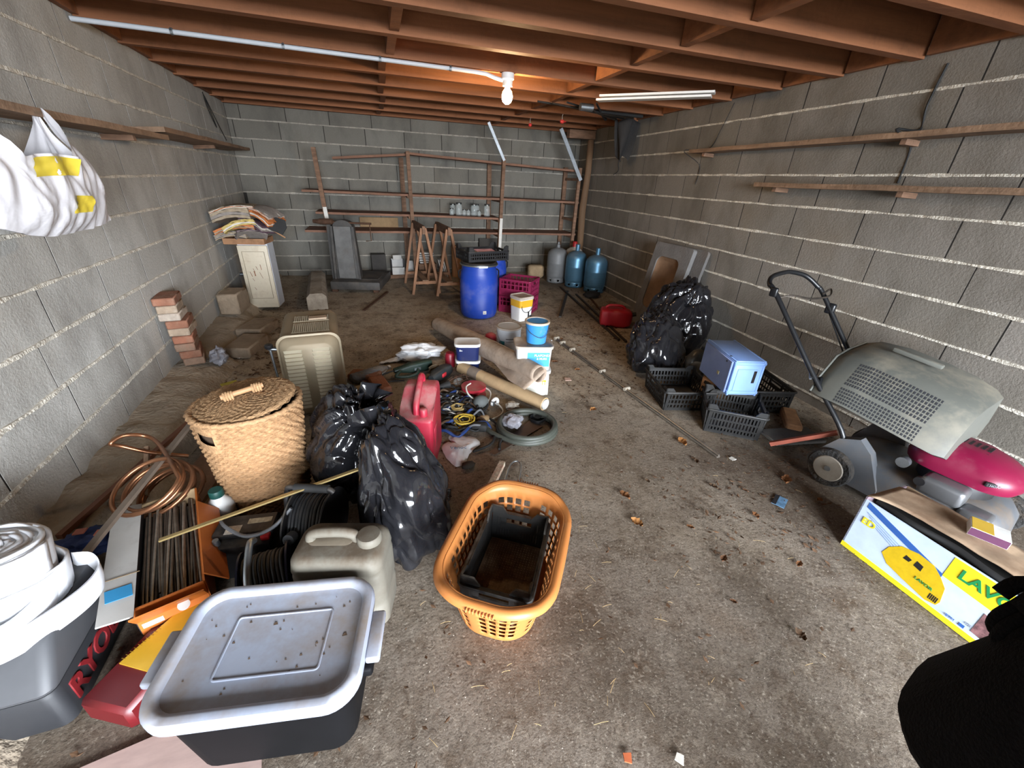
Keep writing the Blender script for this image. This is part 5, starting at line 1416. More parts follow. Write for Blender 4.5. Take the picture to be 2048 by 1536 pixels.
m = M(); m.prism([(-.12, .10), (-.02, .26), (.06, .30), (.12, .25), (.20, .09), (.20, .05), (-.10, .05)], .05, Matrix.Translation((0, -.17, 0)) @ rot(90, 0, 0)); m.out('side_skirt', GREYD, mw, 40)
m = M(); m.prism([(-.10, .10), (-.02, .26), (.06, .30), (.12, .25), (.16, .10)], .05, Matrix.Translation((0, .21, 0)) @ rot(90, 0, 0)); m.out('side_skirt', GREYD, mw, 40)
def wheel(x, y, r):
    s = -1 if y < 0 else 1
    m = M(); m.tube([(x, y - .03, r), (x, y - .024, r), (x, y + .024, r), (x, y + .03, r)], [r * .93, r, r, r * .93], 28); w_ = m.out('wheel', mat('tyre_rubber', '#2b2a29', .8, var=.15, dirt=.35, dirtcol='#6b5a45', bump=.8, bscale=70), mw, 40)
    m = M(); m.tube([(x, y + s * .028, r), (x, y + s * .034, r)], [r * .70, r * .64], 24); m.out('hub_cap', mat('dusty_hub', '#8f877b', .6, dirt=.4, dirtcol='#6d5b46'), w_, 40)
    m = M(); m.tube([(x, y + s * .03, r)] * 1 + [(x, y + s * .036, r)], r * .14, 12); m.out('hub_nut', STEEL, w_, 40)
wheel(0, -.225, .1); wheel(0, .225, .1); wheel(.53, -.2, .085); wheel(.53, .2, .085)
# engine
m = M(); m.lathe([(.13, .2), (.13, .27), (.12, .29)], 24, c=(.37, 0, 0)); m.out('engine_block', BLACKPL, mw, 40)
secs = []
for z, l, w_, cx in ((.27, .36, .27, .37), (.30, .38, .28, .375), (.34, .365, .27, .375), (.375, .31, .22, .36), (.40, .22, .15, .34), (.405, .15, .1, .33)):
    secs.append([Vector((p.x + cx, p.y, p.z)) for p in rr(l, w_, .11, 7, z)])
m = M(); m.loft(secs); cov = m.out('engine_cover', CRIM, mw, 60)
m = M()
for k in range(9): m.box((.25 + .021 * k, -.075, .387 - .0006 * k), (.009, .06, .012), r=rot(28, 0, 0).to_3x3())
for k in range(9): m.box((.25 + .021 * k, .0, .404), (.009, .055, .006))
m.out('cooling_slots', mat('slot_black', '#1a0a10', .8), cov)
m = M(); m.rbox((.5, -.118, .315), (.08, .012, .022), .004, 1, r=rot(0, 0, 40).to_3x3()); m.out('badge', BLACKPL, cov, 40)
text('HONDA', .014, STEEL, cov, Matrix.Translation((.503, -.1265, .315)) @ rot(0, 0, 40) @ rot(90, 0, 0))
m = M(); m.rbox((.38, -.165, .225), (.15, .10, .085), .02, 3); m.out('muffler', ALU, mw, 50)
m = M(); m.tube([(.31, -.2, .235), (.31, -.222, .235)], .02, 14); m.out('exhaust', BLACKPL, mw, 50)
m = M(); m.rbox((.5, -.16, .17), (.1, .09, .06), .015, 2); m.out('fuel_tank', ALU, mw, 50)
m = M(); m.tube([(.22, -.14, .26), (.22, -.17, .26)], .025, 14); m.out('filler_cap', STEEL, mw, 50)
# handle
BLKT = mat('black_painted_tube', '#17181a', .35, var=.1)
near = smoothpath([(-.0, -.20, .20), (-.03, -.21, .30), (-.25, -.215, .53), (-.54, -.225, .86), (-.60, -.215, .905), (-.635, -.15, .935), (-.64, -.04, .95), (-.635, .03, .95), (-.60, .12, .93), (-.545, .17, .88), (-.50, .19, .83), (-.25, .205, .53), (-.03, .21, .30), (0, .2, .2)], 6)
m = M(); m.tube(near, .0125, 10); m.out('handlebar', BLKT, mw, 60)
m = M(); m.tube([(-.20, -.21, .475), (-.21, -.19, .50), (-.22, 0, .51), (-.21, .18, .50), (-.2, .2, .475)], .011, 8); m.out('cross_tube', BLKT, mw, 60)
m = M(); m.tube(smoothpath([(-.53, -.215, .85), (-.49, -.16, .865), (-.47, .0, .84), (-.47, .18, .84), (-.52, .28, .86), (-.5, .17, .845)], 5), .005, 6); m.out('brake_bail', DARKIRON, mw, 60)
m = M(); m.rbox((-.555, -.235, .875), (.04, .02, .05), .008, 2); m.out('clamp', BLKT, mw, 50)
m = M(); m.rbox((-.45, .2, .77), (.05, .03, .06), .01, 2); m.out('throttle_box', BLKT, mw, 50)
m = M(); m.tube(smoothpath([(-.46, .2, .76), (-.3, .17, .57), (-.2, .2, .42), (-.1, .16, .33)], 5), .004, 5); m.out('throttle_cable', BLKT, mw, 60)
m = M(); m.tube([(-.235, -.235, .50), (-.26, -.20, .515)], .006, 6); m.out('wing_nut', STEEL, mw, 60)
# grass box
def gsec(x, s, dz=0, dy=0):
    P = [(.24, .655), (.02, .64), (-.09, .615), (-.205, .50), (-.245, .42), (-.17, .385), (.20, .41), (.26, .50)]
    cy, cz = 0.0, .52
    return [Vector((x, cy + (y - cy) * s + dy, cz + (z - cz) * s + dz)) for y, z in P]
gsecs = [gsec(-.24, .70), gsec(-.225, .86), gsec(-.17, .97, .01), gsec(-.05, 1.0, .01), gsec(.10, 1.0, -.01), gsec(.22, .98, -.03), gsec(.30, .93, -.05), gsec(.335, .85, -.06)]
m = M(); m.loft(gsecs, False, True); gb = m.out('grass_box', GREYC2, mw, 35)
def onface(x, i, f, off):
    """point on the near faces of the box"""
    k = 3 + (x + .05) / .15 if x < .10 else 4 + (x - .10) / .12
    k0 = max(0, min(len(gsecs) - 2, int(k))); ff = k - k0
    a = gsecs[k0][i].lerp(gsecs[k0][i + 1], f); b_ = gsecs[k0 + 1][i].lerp(gsecs[k0 + 1][i + 1], f)
    p = a.lerp(b_, ff); e1 = gsecs[k0][i + 1] - gsecs[k0][i]
    n_ = Vector((1, 0, 0)).cross(e1).normalized()
    if n_.y > 0: n_ = -n_
    return p + n_ * off
SLOT = mat('slot_dark', '#25262a', .9)
for nm, i, rows, f0, f1, x0, x1 in (('upper_vents', 2, 7, .10, .95, -.12, .235), ('lower_vents', 3, 5, .06, .94, -.12, .235)):
    m = M()
    for r_ in range(rows):
        for c_ in range(26):
            xa = x0 + (x1 - x0) * c_ / 26; xb = xa + (x1 - x0) / 26 * .55
            fa = f0 + (f1 - f0) * r_ / rows; fb = fa + (f1 - f0) / rows * .7
            m.add([onface(xa, i, fa, .0012), onface(xb, i, fa, .0012), onface(xb, i, fb, .0012), onface(xa, i, fb, .0012)], [(0, 1, 2, 3)])
    m.out(nm, SLOT, gb)
m = M(); m.rbox((.03, .09, .668), (.2, .028, .022), .006, 2, r=rot(0, 6, 0).to_3x3()); m.out('carry_handle', GREYC2, gb, 40)
m = M(); m.tube([gsecs[1][0] + Vector((0, 0, .005)), gsecs[1][1] + Vector((0, 0, .005)), gsecs[1][2] + Vector((0, -.003, .004)), gsecs[1][3] + Vector((0, -.005, 0)), gsecs[1][4] + Vector((0, -.005, 0))], .006, 6); m.out('frame_wire', GREYC2, gb, 60)
stick('red_stake', 'red wooden handle sticking out behind the mower wheel', (2.02, 1.42, .07), (2.18, 1.22, .25), .022, .022, mat('faded_red_wood', '#8e4a38', .7, var=.2), 'handle')
slab('flat_stone', 'grey flat slate lying on the floor behind the mower wheel', (2.32, 1.52, .012), (.34, .16, .02), -8, mat('slate_grey', '#6b6864', .9, dirt=.4), cat='slate')

# ------------------------------------------------------------------ printed carton beside the mower
wb = thing('appliance_carton', 'long printed carton of a yellow pressure washer beside the lawnmower', 'carton', (1.93, .46, 0), 2)
BW, BL, BH = .25, .70, .265                # x across, y along
CRD = mat('scuffed_cardboard', '#9c8467', .85, var=.2, scale=8, dirt=.55, dirtcol='#6b4f38', dscale=9)
PRW = mat('pale_blue_print', '#c3d3ea', .45, var=.12, scale=7); PRB = mat('deep_blue_print', '#3560a8', .45, var=.1); PRY = mat('bright_yellow_print', '#dfd02a', .45, var=.05)
PRG = mat('green_print', '#1f8a4e', .5, var=0); WSY = mat('washer_yellow_print', '#d0ae1c', .45, var=.12, scale=30)
m = M(); m.box((0, 0, .004), (BW, BL, .008)); m.out('bottom', CRD, wb)
m = M(); m.box((BW / 2 - .003, 0, BH / 2), (.006, BL, BH)); m.out('back_panel', CRD, wb)
for s in (-1, 1):
    m = M(); m.box((0, s * (BL / 2 - .003), BH / 2), (BW, .006, BH)); m.out('end_panel', mat('purple_brown_card', '#6f5f66', .7, var=.1), wb)
m = M(); m.box((-BW / 2 + .003, 0, (BH - .012) / 2), (.006, BL, BH - .012)); fp = m.out('front_panel', PRW, wb)
m = M(); tz = lambda u: 0
m.sheet(lambda u, v: (-BW / 2 + .055 - .05 * (abs(2 * v - 1) ** 6) + (BW / 2 + BW / 2 - .055) * u + (.05 * (abs(2 * v - 1) ** 6)) * u * 0, -BL / 2 + BL * v, BH + .004 + .010 * sin(v * pi) * (1 - u) + .004 * nz((u * 3, v * 6, 0), 2)), 8, 30)
m.out('top_flap', mat('worn_printed_flap', '#a58d74', .8, var=.3, scale=7, dirt=.6, dirtcol='#77583f', dscale=6), wb, 180, solid=.004)
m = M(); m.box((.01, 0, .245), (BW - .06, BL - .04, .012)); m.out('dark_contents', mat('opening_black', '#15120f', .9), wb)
m = M(); m.tube(smoothpath([(-.075, .30, .24), (-.095, .2, .252), (-.085, .08, .258), (-.10, -.05, .256), (-.085, -.2, .252), (-.07, -.3, .24)], 6), .011, 8); m.out('hose', BLACKRUB, wb, 60)
fx = -BW / 2 - .0012
# front face: y runs right to left for the viewer, helper in (s along from far end, z)
def fpoly(pts, mt, name, off=0.0):
    m = M(); v0 = [Vector((fx - off, BL / 2 - s_, z)) for s_, z in pts]; v1 = [p + Vector((.0012, 0, 0)) for p in v0]; n = len(pts)
    m.add(v0 + v1, [tuple(range(n)), tuple(reversed(range(n, 2 * n)))] + [(i, n + i, n + (i + 1) % n, (i + 1) % n) for i in range(n)]); return m.out(name, mt, fp)
fpoly([(0, 0), (.70, 0), (.70, .022), (0, .022)], PRY, 'yellow_border')
fpoly([(.02, .225), (.30, .14), (.30, .165), (.02, .25)], PRB, 'blue_band')
fpoly([(.30, .16), (.70, .14), (.70, .25), (.30, .25)], PRY, 'yellow_field', .0002)
fpoly([(.13, .09), (.14, .13), (.17, .165), (.22, .18), (.27, .175), (.30, .15), (.325, .12), (.335, .06), (.33, .04), (.30, .03), (.22, .045), (.16, .06)], WSY, 'washer_picture', .0005)
fpoly([(.19, .125), (.21, .125), (.215, .14), (.195, .145)], BLACKPL, 'washer_knob', .001)
fpoly([(.225, .125), (.25, .12), (.25, .145), (.228, .15)], BLACKPL, 'washer_dial', .001)
for k in range(5): fpoly([(.302 + .0055 * k, .045), (.3055 + .0055 * k, .045), (.3055 + .0055 * k, .07), (.302 + .0055 * k, .07)], BLACKPL, 'washer_vent', .001)
fpoly([(.43, .04), (.49, .035), (.49, .12), (.43, .13)], mat('photo_print', '#7d5a5c', .5, var=.7, scale=45), 'photo_strip', .0005)
fpoly([(.40, .03), (.415, .03), (.415, .042), (.40, .042)], PRB, 'flag_mark', .0008)
FM = lambda s_, z, o=.0016, tilt=0: Matrix.Translation((fx - o, BL / 2 - s_, z)) @ rot(0, 0, -90) @ rot(90, 0, 0) @ rot(0, 0, tilt)
text('ED', .04, PRY, fp, FM(.05, .165), bold=.001)
text('LAVOR', .056, PRG, fp, FM(.42, .205), bold=.0012)
text('LAVOR', .018, PRG, fp, FM(.275, .085, .002, -3)); text('STM', .014, PRB, fp, FM(.375, .035)); text('CE', .014, mat('grey_print', '#7c8187'), fp, FM(.42, .055))
fpoly([(.545, .17), (.575, .165), (.585, .19), (.565, .215), (.54, .205)], PRG, 'diamond_mark', .0008)
for k in range(4): fpoly([(.03 + .012 * k, .205 - .012 * k), (.24, .135 - .012 * k), (.24, .137 - .012 * k), (.03 + .012 * k, .208 - .012 * k)], mat('thin_blue_print', '#8fa9d6', .5), 'small_print', .0004)
t = thing('small_carton', 'small white yellow and purple carton lying on the washer carton', 'carton', (1.99, .53, BH + .014), 28)
m = M(); m.box((0, 0, .016), (.08, .10, .032)); m.out('box', WHITEPL, t)
m = M(); m.box((.0, .02, .0325), (.078, .055, .001)); m.out('yellow_print', PRY if False else mat('ochre_print', '#c9a53b', .5, var=.1), t)
m = M(); m.box((-.0405, 0, .016), (.001, .098, .03)); m.out('purple_print', mat('purple_print', '#4c2740', .5), t)

# ------------------------------------------------------------------ left foreground
# storage bin with grey lid
LIDG = mat('grey_lid_plastic', '#9aa1b0', .4, var=.05, scale=6, updirt=.75, dirtcol='#84735f', dscale=5)
BINB = mat('black_bin_plastic', '#0b0b0d', .65, var=.15, spec=.15)
sb = thing('storage_bin', 'black storage bin with a dusty grey clip-on lid in the foreground', 'storage bin', (-.352, .765, 0), -8.6)
W2, D2 = .466, .34
m = M(); m.loft([rr(W2 - .10, D2 - .10, .05, 6, .003), rr(W2 - .085, D2 - .085, .055, 6, .02), rr(W2 - .045, D2 - .045, .06, 6, .265)]); m.out('tub', BINB, sb, 50)
m = M()
for s in (-1, 1):
    m.rbox((s * (W2 / 2 - .01), 0, .235), (.05, .15, .03), .008, 2)
m.out('side_grip', BINB, sb, 50)
m = M(); m.loft([rr(W2 - .03, D2 - .03, .065, 8, .255), rr(W2 - .004, D2 - .004, .075, 8, .262), rr(W2, D2, .078, 8, .285), rr(W2 - .01, D2 - .01, .075, 8, .298), rr(W2 - .035, D2 - .035, .065, 8, .302),
                rr(W2 - .055, D2 - .055, .055, 8, .298), rr(W2 - .066, D2 - .066, .05, 8, .286), rr(W2 - .09, D2 - .09, .04, 8, .283)]); lid = m.out('lid', LIDG, sb, 50)
m = M(); rg = rr(.235, .155, .008, 3, .2835, .01, .0)
m.tube(rg, .0028, 6, closed=True); m.out('raised_rib', LIDG, lid, 60)
gs_ = M(); rg_ = random.Random(3)
for _ in range(34):
    x, y, s_ = rg_.uniform(-.18, .18), rg_.uniform(-.115, .115), rg_.uniform(.001, .0035) * (1.8 if _ % 9 == 0 else 1)
    gs_.add([(x - s_, y - s_ * .6, .2835), (x + s_, y - s_ * .3, .2835), (x + s_ * .4, y + s_ * .8, .2845), (x - s_ * .5, y + s_ * .5, .285)], [(0, 1, 2, 3)])
o = gs_.out('dirt_specks', mat('brown_specks', '#4a3a2c', .9, var=.4, scale=60), sb); o['kind'] = 'stuff'
for s in (-1, 1):
    m = M(); m.rbox((s * (W2 / 2 + .016), 0, .268), (.035, .13, .022), .006, 2); m.out('clip', LIDG, sb, 50)
stick('plywood_sheet', 'pinkish thin plywood offcut on the floor under the storage bin', (-.93, .60, .0), (-.42, .70, .0), .26, .008, mat('pinkish_ply', '#b49a92', .5, var=.12, scale=9, stretch=(1, 4, 1)), 'plywood').location.z = .002
# dark red box and yellow square
slab('tool_case', 'dark red plastic case between the grey tool case and the storage bin', (-.745, .955, .045), (.15, .26, .085), -26, mat('oxblood_plastic', '#5c1519', .4, var=.06), cat='case')
yt = thing('set_square', 'translucent yellow plastic sheet lying on the dark red case', 'plastic sheet', (-.70, 1.0, .092), -24)
m = M(); m.prism([(-.08, -.09), (.06, -.10), (.09, .09), (-.03, .11)], .006, rot(4, 0, 0)); m.out('sheet', mat('yellow_plastic', '#c99f2e', .3, var=.08), yt)
m = M()
for k in range(18): m.box((-.074 + .0025 * k, -.08 + .01 * k, .0065), (.012, .0012, .001), r=rot(4, 0, 0).to_3x3())
m.out('scale_marks', mat('mark_brown', '#8a6a1f', .5), yt)

# grey tool case
CASE = mat('grey_tool_case', '#48494c', .5, var=.08, scale=7, updirt=.2, dirtcol='#8a8378'); CASED = mat('charcoal_tool_case', '#26272a', .55, var=.08)  # charcoal lower shell darkened to show its right face in shade
tc = thing('tool_case', 'grey moulded power tool case in the left foreground', 'tool case', (-1.065, 1.02, 0), 3)
def cs(z, x0, x1, y0, y1, r=.03): return rr(x1 - x0, y1 - y0, r, 4, z, (x0 + x1) / 2, (y0 + y1) / 2)
m = M(); m.loft([cs(.0, -.15, .155, -.155, .165), cs(.012, -.16, .165, -.165, .17), cs(.125, -.16, .165, -.165, .17), cs(.135, -.155, .16, -.16, .168)]); m.out('lower_shell', CASED, tc, 40)
m = M(); m.loft([cs(.137, -.155, .16, -.16, .168), cs(.15, -.16, .165, -.165, .17), cs(.245, -.155, .162, -.10, .168), cs(.272, -.145, .15, -.06, .16)]); up_ = m.out('upper_shell', CASE, tc, 40)
m = M(); m.rbox((-.02, -.04, .262), (.20, .05, .03), .012, 2); m.out('carry_grip', CASE, tc, 50)
m = M(); m.rbox((-.02, -.168, .13), (.06, .02, .06), .008, 2); m.out('latch', mat('orange_latch', '#d98a2b', .4), tc, 50)
RYR = mat('dark_red_lettering', '#741c20', .5, var=.05)
text('RYOBI', .092, RYR, tc, Matrix.Translation((.167, .005, .075)) @ rot(0, 0, 90) @ rot(90, 0, 0), bold=.0025, depth=.002)

# big roll of white cloth tape on the case, with a trailing band
CLOTH = mat('white_cloth_band', '#e2e4e8', .8, var=.03, scale=8, bump=.25, bscale=25)
cr = thing('cloth_roll', 'large roll of white cloth band lying on the grey tool case', 'roll', (-1.05, 1.06, .292), 0, rx=-10, ry=6)
def band(turns, r0, r1, z0, h, n, a0=0.0, wob=.006, dz=0.0, sq=1.0):
    m = M(); N = int(turns * n)
    def fn(u, v):
        a = a0 + 2 * pi * turns * u; r = r0 + (r1 - r0) * u + wob * nz((cos(a) * 1.3, sin(a) * 1.3, u * 4), 1.5)
        return (r * cos(a), r * sin(a) * sq, z0 + dz * u + h * v + .012 * nz((cos(a) * 1.2, sin(a) * 1.2, u * turns), 1.2) + (.004 * sin(u * turns * 3)))
    m.sheet(fn, N, 4); return m
band(9, .022, .115, .03, .135, 40, 0, .004).out('wound_band', CLOTH, cr, 180, solid=-.0108)
band(2.2, .116, .132, .0, .09, 40, 1.0, .01).out('outer_turns', CLOTH, cr, 180, solid=-.006)
P_ = smoothpath([(-.14, -.10, .0), (-.06, -.15, -.03), (.05, -.155, -.035), (.13, -.11, -.02), (.185, -.02, -.005), (.19, .05, .01), (.15, .10, .02), (.10, .11, .02)], 8)
m = M(); secs = [[p + Vector((0, 0, -.035)), p + Vector((.004, -.004, .0)), p + Vector((-.004, 0, .034)), p + Vector((-.012, .008, .03)), p + Vector((-.010, .006, -.03))] for p in P_]
m.loft(secs); m.out('trailing_band', CLOTH, cr, 60)
P_ = smoothpath([(-.13, -.11, .03), (-.02, -.165, -.005), (.09, -.14, -.0), (.125, -.06, .02), (.12, .02, .03)], 8)
m = M(); secs = [[p + Vector((0, 0, -.035)), p + Vector((.006, -.006, .0)), p + Vector((-.002, 0, .034)), p + Vector((-.012, .008, .03)), p + Vector((-.010, .006, -.03))] for p in P_]
m.loft(secs); m.out('trailing_band', CLOTH, cr, 60)

# carton of welding rods
rb = thing('rod_carton', 'open orange and white carton full of long metal rods', 'carton', (-.80, 1.315, .02), 20)
ORC = mat('orange_carton', '#c06a2c', .5, var=.08, dirt=.12, dirtcol='#a87850'); WHC2 = mat('white_carton', '#c4c2bd', .6, var=.05, dirt=.15); BRC = mat('brown_carton_inside', '#8f7757', .85)
rw_, rl_, rh_ = .175, .52, .165
m = M(); m.box((0, 0, .004), (rw_, rl_, .008)); m.out('bottom', BRC, rb)
m = M(); m.box((-rw_ / 2, 0, rh_ / 2), (.006, rl_, rh_)); m.out('left_side', mat('black_carton_side', '#2b2726', .6), rb)
m = M(); m.box((rw_ / 2, 0, rh_ / 2), (.006, rl_, rh_)); m.out('right_side', ORC, rb)
for s in (-1, 1):
    m = M(); m.box((0, s * rl_ / 2, rh_ / 2), (rw_, .006, rh_)); m.out('end', ORC if s < 0 else BRC, rb)
m = M(); m.box((0, 0, 0), (.078, rl_ * 1.05, .005), Matrix.Translation((-rw_ / 2 - .028, -.02, rh_ + .012)) @ rot(0, 10, 0)); fl1 = m.out('white_flap', WHC2, rb)
m = M(); m.box((0, 0, 0), (.06, .05, .001), Matrix.Translation((-rw_ / 2 - .025, -.19, rh_ + .0165)) @ rot(0, 10, 6)); m.out('blue_print', SKYB, fl1)
m = M(); m.box((0, 0, 0), (.088, .003, .001), Matrix.Translation((-rw_ / 2 - .025, -.12, rh_ + .0165)) @ rot(0, 10, 6)); m.out('torn_edge', BRC, fl1)
m = M(); m.box((0, 0, 0), (.085, rl_ * .75, .005), Matrix.Translation((rw_ / 2 + .03, -.04, rh_ - .025)) @ rot(0, 50, 0)); m.out('orange_flap', ORC, rb)
m = M(); m.box((0, 0, 0), (rw_, .07, .005), Matrix.Translation((0, -rl_ / 2 - .026, rh_ - .02)) @ rot(-55, 0, 0) @ rot(180, 0, 0)); ef = m.out('orange_flap', ORC, rb)
m = M(); m.lathe([(.016, 0), (.016, .001)], 20, Matrix.Translation((.03, -rl_ / 2 - .034, rh_ - .028)) @ rot(35, 0, 0)); m.out('round_print', WHITEPL, ef)
for k in range(3):
    m = M(); m.box((-.055 + .012 * (k % 2), -rl_ / 2 - .0036, .03 + .03 * k), (.05, .001, .018)); m.out('end_print', WHITEPL if k != 1 else mat('ink_black', '#1d1d20'), ef)
text('CHAMPION', .07, WHITEPL, rb, Matrix.Translation((-rw_ / 2 - .0035, 0, .075)) @ rot(0, 0, -90) @ rot(90, 0, 0), bold=.001)
RODM = [mat('rod_%d' % i, c, .5, .6, var=.25, scale=30) for i, c in enumerate(('#6f655a', '#82786b', '#5a5148', '#9a9184'))]
rr_ = random.Random(4); rodm = []
for c in RODM:
    q_ = M(); q_.cyl((0, -.5, 0), (0, .5, 0), .0042, 6); rodm.append(q_.mesh('metal_rod', c, 60))
for k in range(44):
    L_ = rr_.uniform(.42, .5)
    piece('metal_rod', rodm[k % 4], rb, (-.072 + .0095 * (k % 16) + rr_.uniform(-.003, .003), rr_.uniform(-.015, .015), .105 + .012 * (k // 16) + rr_.uniform(0, .008)), (RD(rr_.uniform(-1.2, 1.2)), 0, RD(rr_.uniform(-2, 2))), (1, L_, 1))
m = M(); m.box((0, 0, .05), (rw_ - .012, rl_ - .012, .09)); m.out('rod_bed', mat('rod_shadow', '#453d34', .9), rb)  # dark filler block under the loose rods

# white bottle with green cap, battery, leads
t = thing('plastic_bottle', 'white plastic bottle with a dark green cap', 'bottle', (-.725, 1.55, 0), 20)
m = M(); m.lathe([(.045, 0), (.05, .008), (.05, .07), (.048, .075), (.05, .08), (.048, .086), (.05, .092), (.05, .105), (.04, .135), (.024, .155), (.022, .165)], 24); m.out('bottle', WHITEPL, t, 50)
m = M(); m.lathe([(.026, .163), (.026, .188), (.023, .192)], 20); m.out('cap', mat('dark_green_cap', '#1d4a44', .45), t, 40)
m = M(); n = 10; m.loft([[Vector((.0508 * cos(RD(250 + 70 * i / n)), .0508 * sin(RD(250 + 70 * i / n)), z)) for i in range(n + 1)] for z in (.02, .075)], closed=False); m.out('label', mat('green_black_label', '#27443f', .5, var=.5, scale=60), t, 60)
bt = thing('car_battery', 'dusty black car battery beside the carton of rods', 'battery', (-.575, 1.33, 0), -4)
m = M(); m.rbox((0, 0, .075), (.20, .15, .15), .006, 2); m.out('case', BLACKPL, bt, 40)
m = M(); m.rbox((0, .02, .158), (.2, .10, .02), .005, 1); m.out('cover', BLACKPL, bt, 40)
m = M(); m.lathe([(.013, .15), (.01, .172)], 14, c=(-.075, -.05, 0)); m.out('terminal', STEEL, bt, 40)
m = M(); m.rbox((.082, -.045, .16), (.03, .03, .022), .006, 2); m.out('terminal_cap', mat('red_cap', '#b3272a', .4), bt, 40)
m = M(); m.box((-.035, -.005, .1685), (.05, .04, .001)); m.out('warning_label', mat('warning_print', '#cfc6b8', .6, var=.35, scale=60), bt)
m = M(); m.box((.045, .03, .1685), (.08, .025, .001)); m.out('type_label', mat('type_print', '#a89a80', .6, var=.4, scale=70), bt)

# cable reels
def reel(label, loc, rz, R_, wd, mt, frame, tilt=0, handle=None):
    t = thing('cable_reel', label, 'cable reel', loc, rz, 'black cable reels', rx=tilt)
    for s in (-1, 1):
        m = M(); m.tube([(s * wd / 2, 0, R_), (s * (wd / 2 + .006), 0, R_)], R_, 36); m.out('flange', frame, t, 40)
    m = M(); m.tube([(-wd / 2, 0, R_), (wd / 2, 0, R_)], R_ * .62, 28); m.out('drum', BLACKPL, t, 40)
    for k in range(int(wd / .0125)):
        x = -wd / 2 + .007 + .0125 * k
        m = M(); m.tube([(x + .004 * sin(3 * q), R_ * (.80 + .02 * (k % 2)) * cos(q), R_ + R_ * (.80 + .02 * (k % 2)) * sin(q)) for q in [2 * pi * i / 30 for i in range(30)]], .0068, 7, closed=True); m.out('cable_turn', mt, t, 60)
    return t
CABL = mat('black_cable', '#2a2b2d', .5, var=.15, updirt=.4, dirtcol='#5f5a52')
r1 = reel('black cable reel with a bar handle standing behind the grey jerrycan', (-.335, 1.335, 0), -18, .135, .125, CABL, BLACKPL)
m = M(); m.tube(smoothpath([(-.085, -.04, .02), (-.09, -.02, .2), (-.085, 0, .285), (-.06, 0, .30), (.06, 0, .30), (.085, 0, .285)], 5), .011, 8); m.out('frame', BLACKPL, r1, 60)
m = M(); m.tube([(-.055, 0, .3), (.07, 0, .3)], .016, 12); m.out('grip', BLACKRUB, r1, 60)
m = M(); m.tube([(-.02, -.125, .19), (-.02, -.155, .2)], .02, 12); m.tube([(-.026, -.155, .2), (-.026, -.17, .2)], .003, 6); m.tube([(-.014, -.155, .2), (-.014, -.17, .2)], .003, 6); m.out('plug', mat('grey_plug', '#4a4b4d', .4), r1, 60)
r2 = reel('black cable reel with a galvanised handle lying in front of the battery', (-.46, 1.11, 0), 8, .115, .13, CABL, mat('navy_reel', '#1d2036', .45))
m = M(); m.tube(smoothpath([(-.03, .09, .225), (-.03, .03, .262), (-.035, -.07, .225), (-.03, -.125, .16), (.0, -.135, .15)], 6), .011, 8); m.out('metal_handle', STEEL, r2, 60)
cable('grey cable sagging from the reel handle towards the battery', [(-.40, 1.30, .25), (-.47, 1.28, .19), (-.55, 1.27, .18), (-.63, 1.33, .185), (-.67, 1.40, .17)], .007, GREYC)
stick('brass_strip', 'long thin brass strip lying across the reel and the carton of rods', (-.80, 1.275, .222), (-.13, 1.36, .345), .014, .006, mat('brass_strip', '#b09a68', .4, .6, var=.1), 'strip')

# grey jerrycan
JG = mat('grimy_white_can', '#76746a', .5, var=.12, scale=6, updirt=1.0, dirt=.6, dirtcol='#4f4132', dscale=5)
jc = thing('jerrycan', 'grimy off-white plastic jerrycan behind the storage bin', 'jerrycan', (-.205, 1.035, 0), -14)
def jr(w_, d_, z, r_=.04, cx=0, cy=0): return rr(w_, d_, r_, 6, z, cx, cy)
m = M(); m.loft([jr(.25, .15, .003), jr(.275, .172, .015), jr(.28, .178, .1), jr(.276, .174, .104), jr(.276, .174, .125), jr(.28, .178, .129), jr(.28, .178, .235), jr(.276, .174, .24), jr(.276, .174, .258), jr(.28, .178, .262), jr(.272, .17, .295), jr(.25, .15, .312), jr(.22, .12, .316)]); m.out('body', JG, jc, 45)
m = M(); m.loft([jr(.14, .055, .3165, .025, -.03, .005), jr(.13, .045, .3175, .02, -.03, .005)]); m.out('handle_recess', mat('recess_grime', '#7d7363', .8, dirt=.4), jc, 45)
m = M(); m.tube(smoothpath([(-.095, .005, .312), (-.085, .005, .338), (-.04, .005, .345), (.01, .005, .345), (.04, .005, .335), (.05, .005, .312)], 4), .016, 10); m.out('handle', JG, jc, 60)
m = M(); m.lathe([(.036, .312), (.038, .318), (.038, .338), (.034, .343), (.012, .345)], 20, c=(.088, .0, 0)); m.out('screw_cap', JG, jc, 40)

# ------------------------------------------------------------------ orange laundry basket with a crate in it
ORB = mat('orange_basket_plastic', '#bd7840', .42, var=.05, updirt=.12, dirtcol='#b59674')
ob = thing('laundry_basket', 'orange plastic laundry basket with square holes in the foreground', 'laundry basket', (.325, .972, 0), 58)
NP, HB_ = 120, .25
def bring(z):
    f = z / HB_
    w_, d_ = .39 + .13 * f, .265 + .085 * f
    return dense(rr(w_, d_, .105 + .03 * f, 8, z), NP)
lv = [0, .012] + [.028 + z_ for k in range(6) for z_ in (.031 * k, .031 * k + .0235)] + [.232, HB_]
secs = [bring(z) for z in lv]
for p in secs[-1]: p.z += .012 * smooth01((abs(p.x) - .20) / .05)
def bhole(i, k):
    if k < 2 or k > 12 or k % 2 == 1: return False
    if i % 3 == 2: return False
    return (i // 3) % 10 not in (0, 5) or abs(secs[0][i].x) < .09 and (i // 3) % 10 != 0
m = M(); m.loft(secs, True, False, skip=bhole); m.out('basket', ORB, ob, 60, solid=.004)
m = M()
top = dense(rr(.52, .35, .135, 8, HB_), NP)
rimpts = []
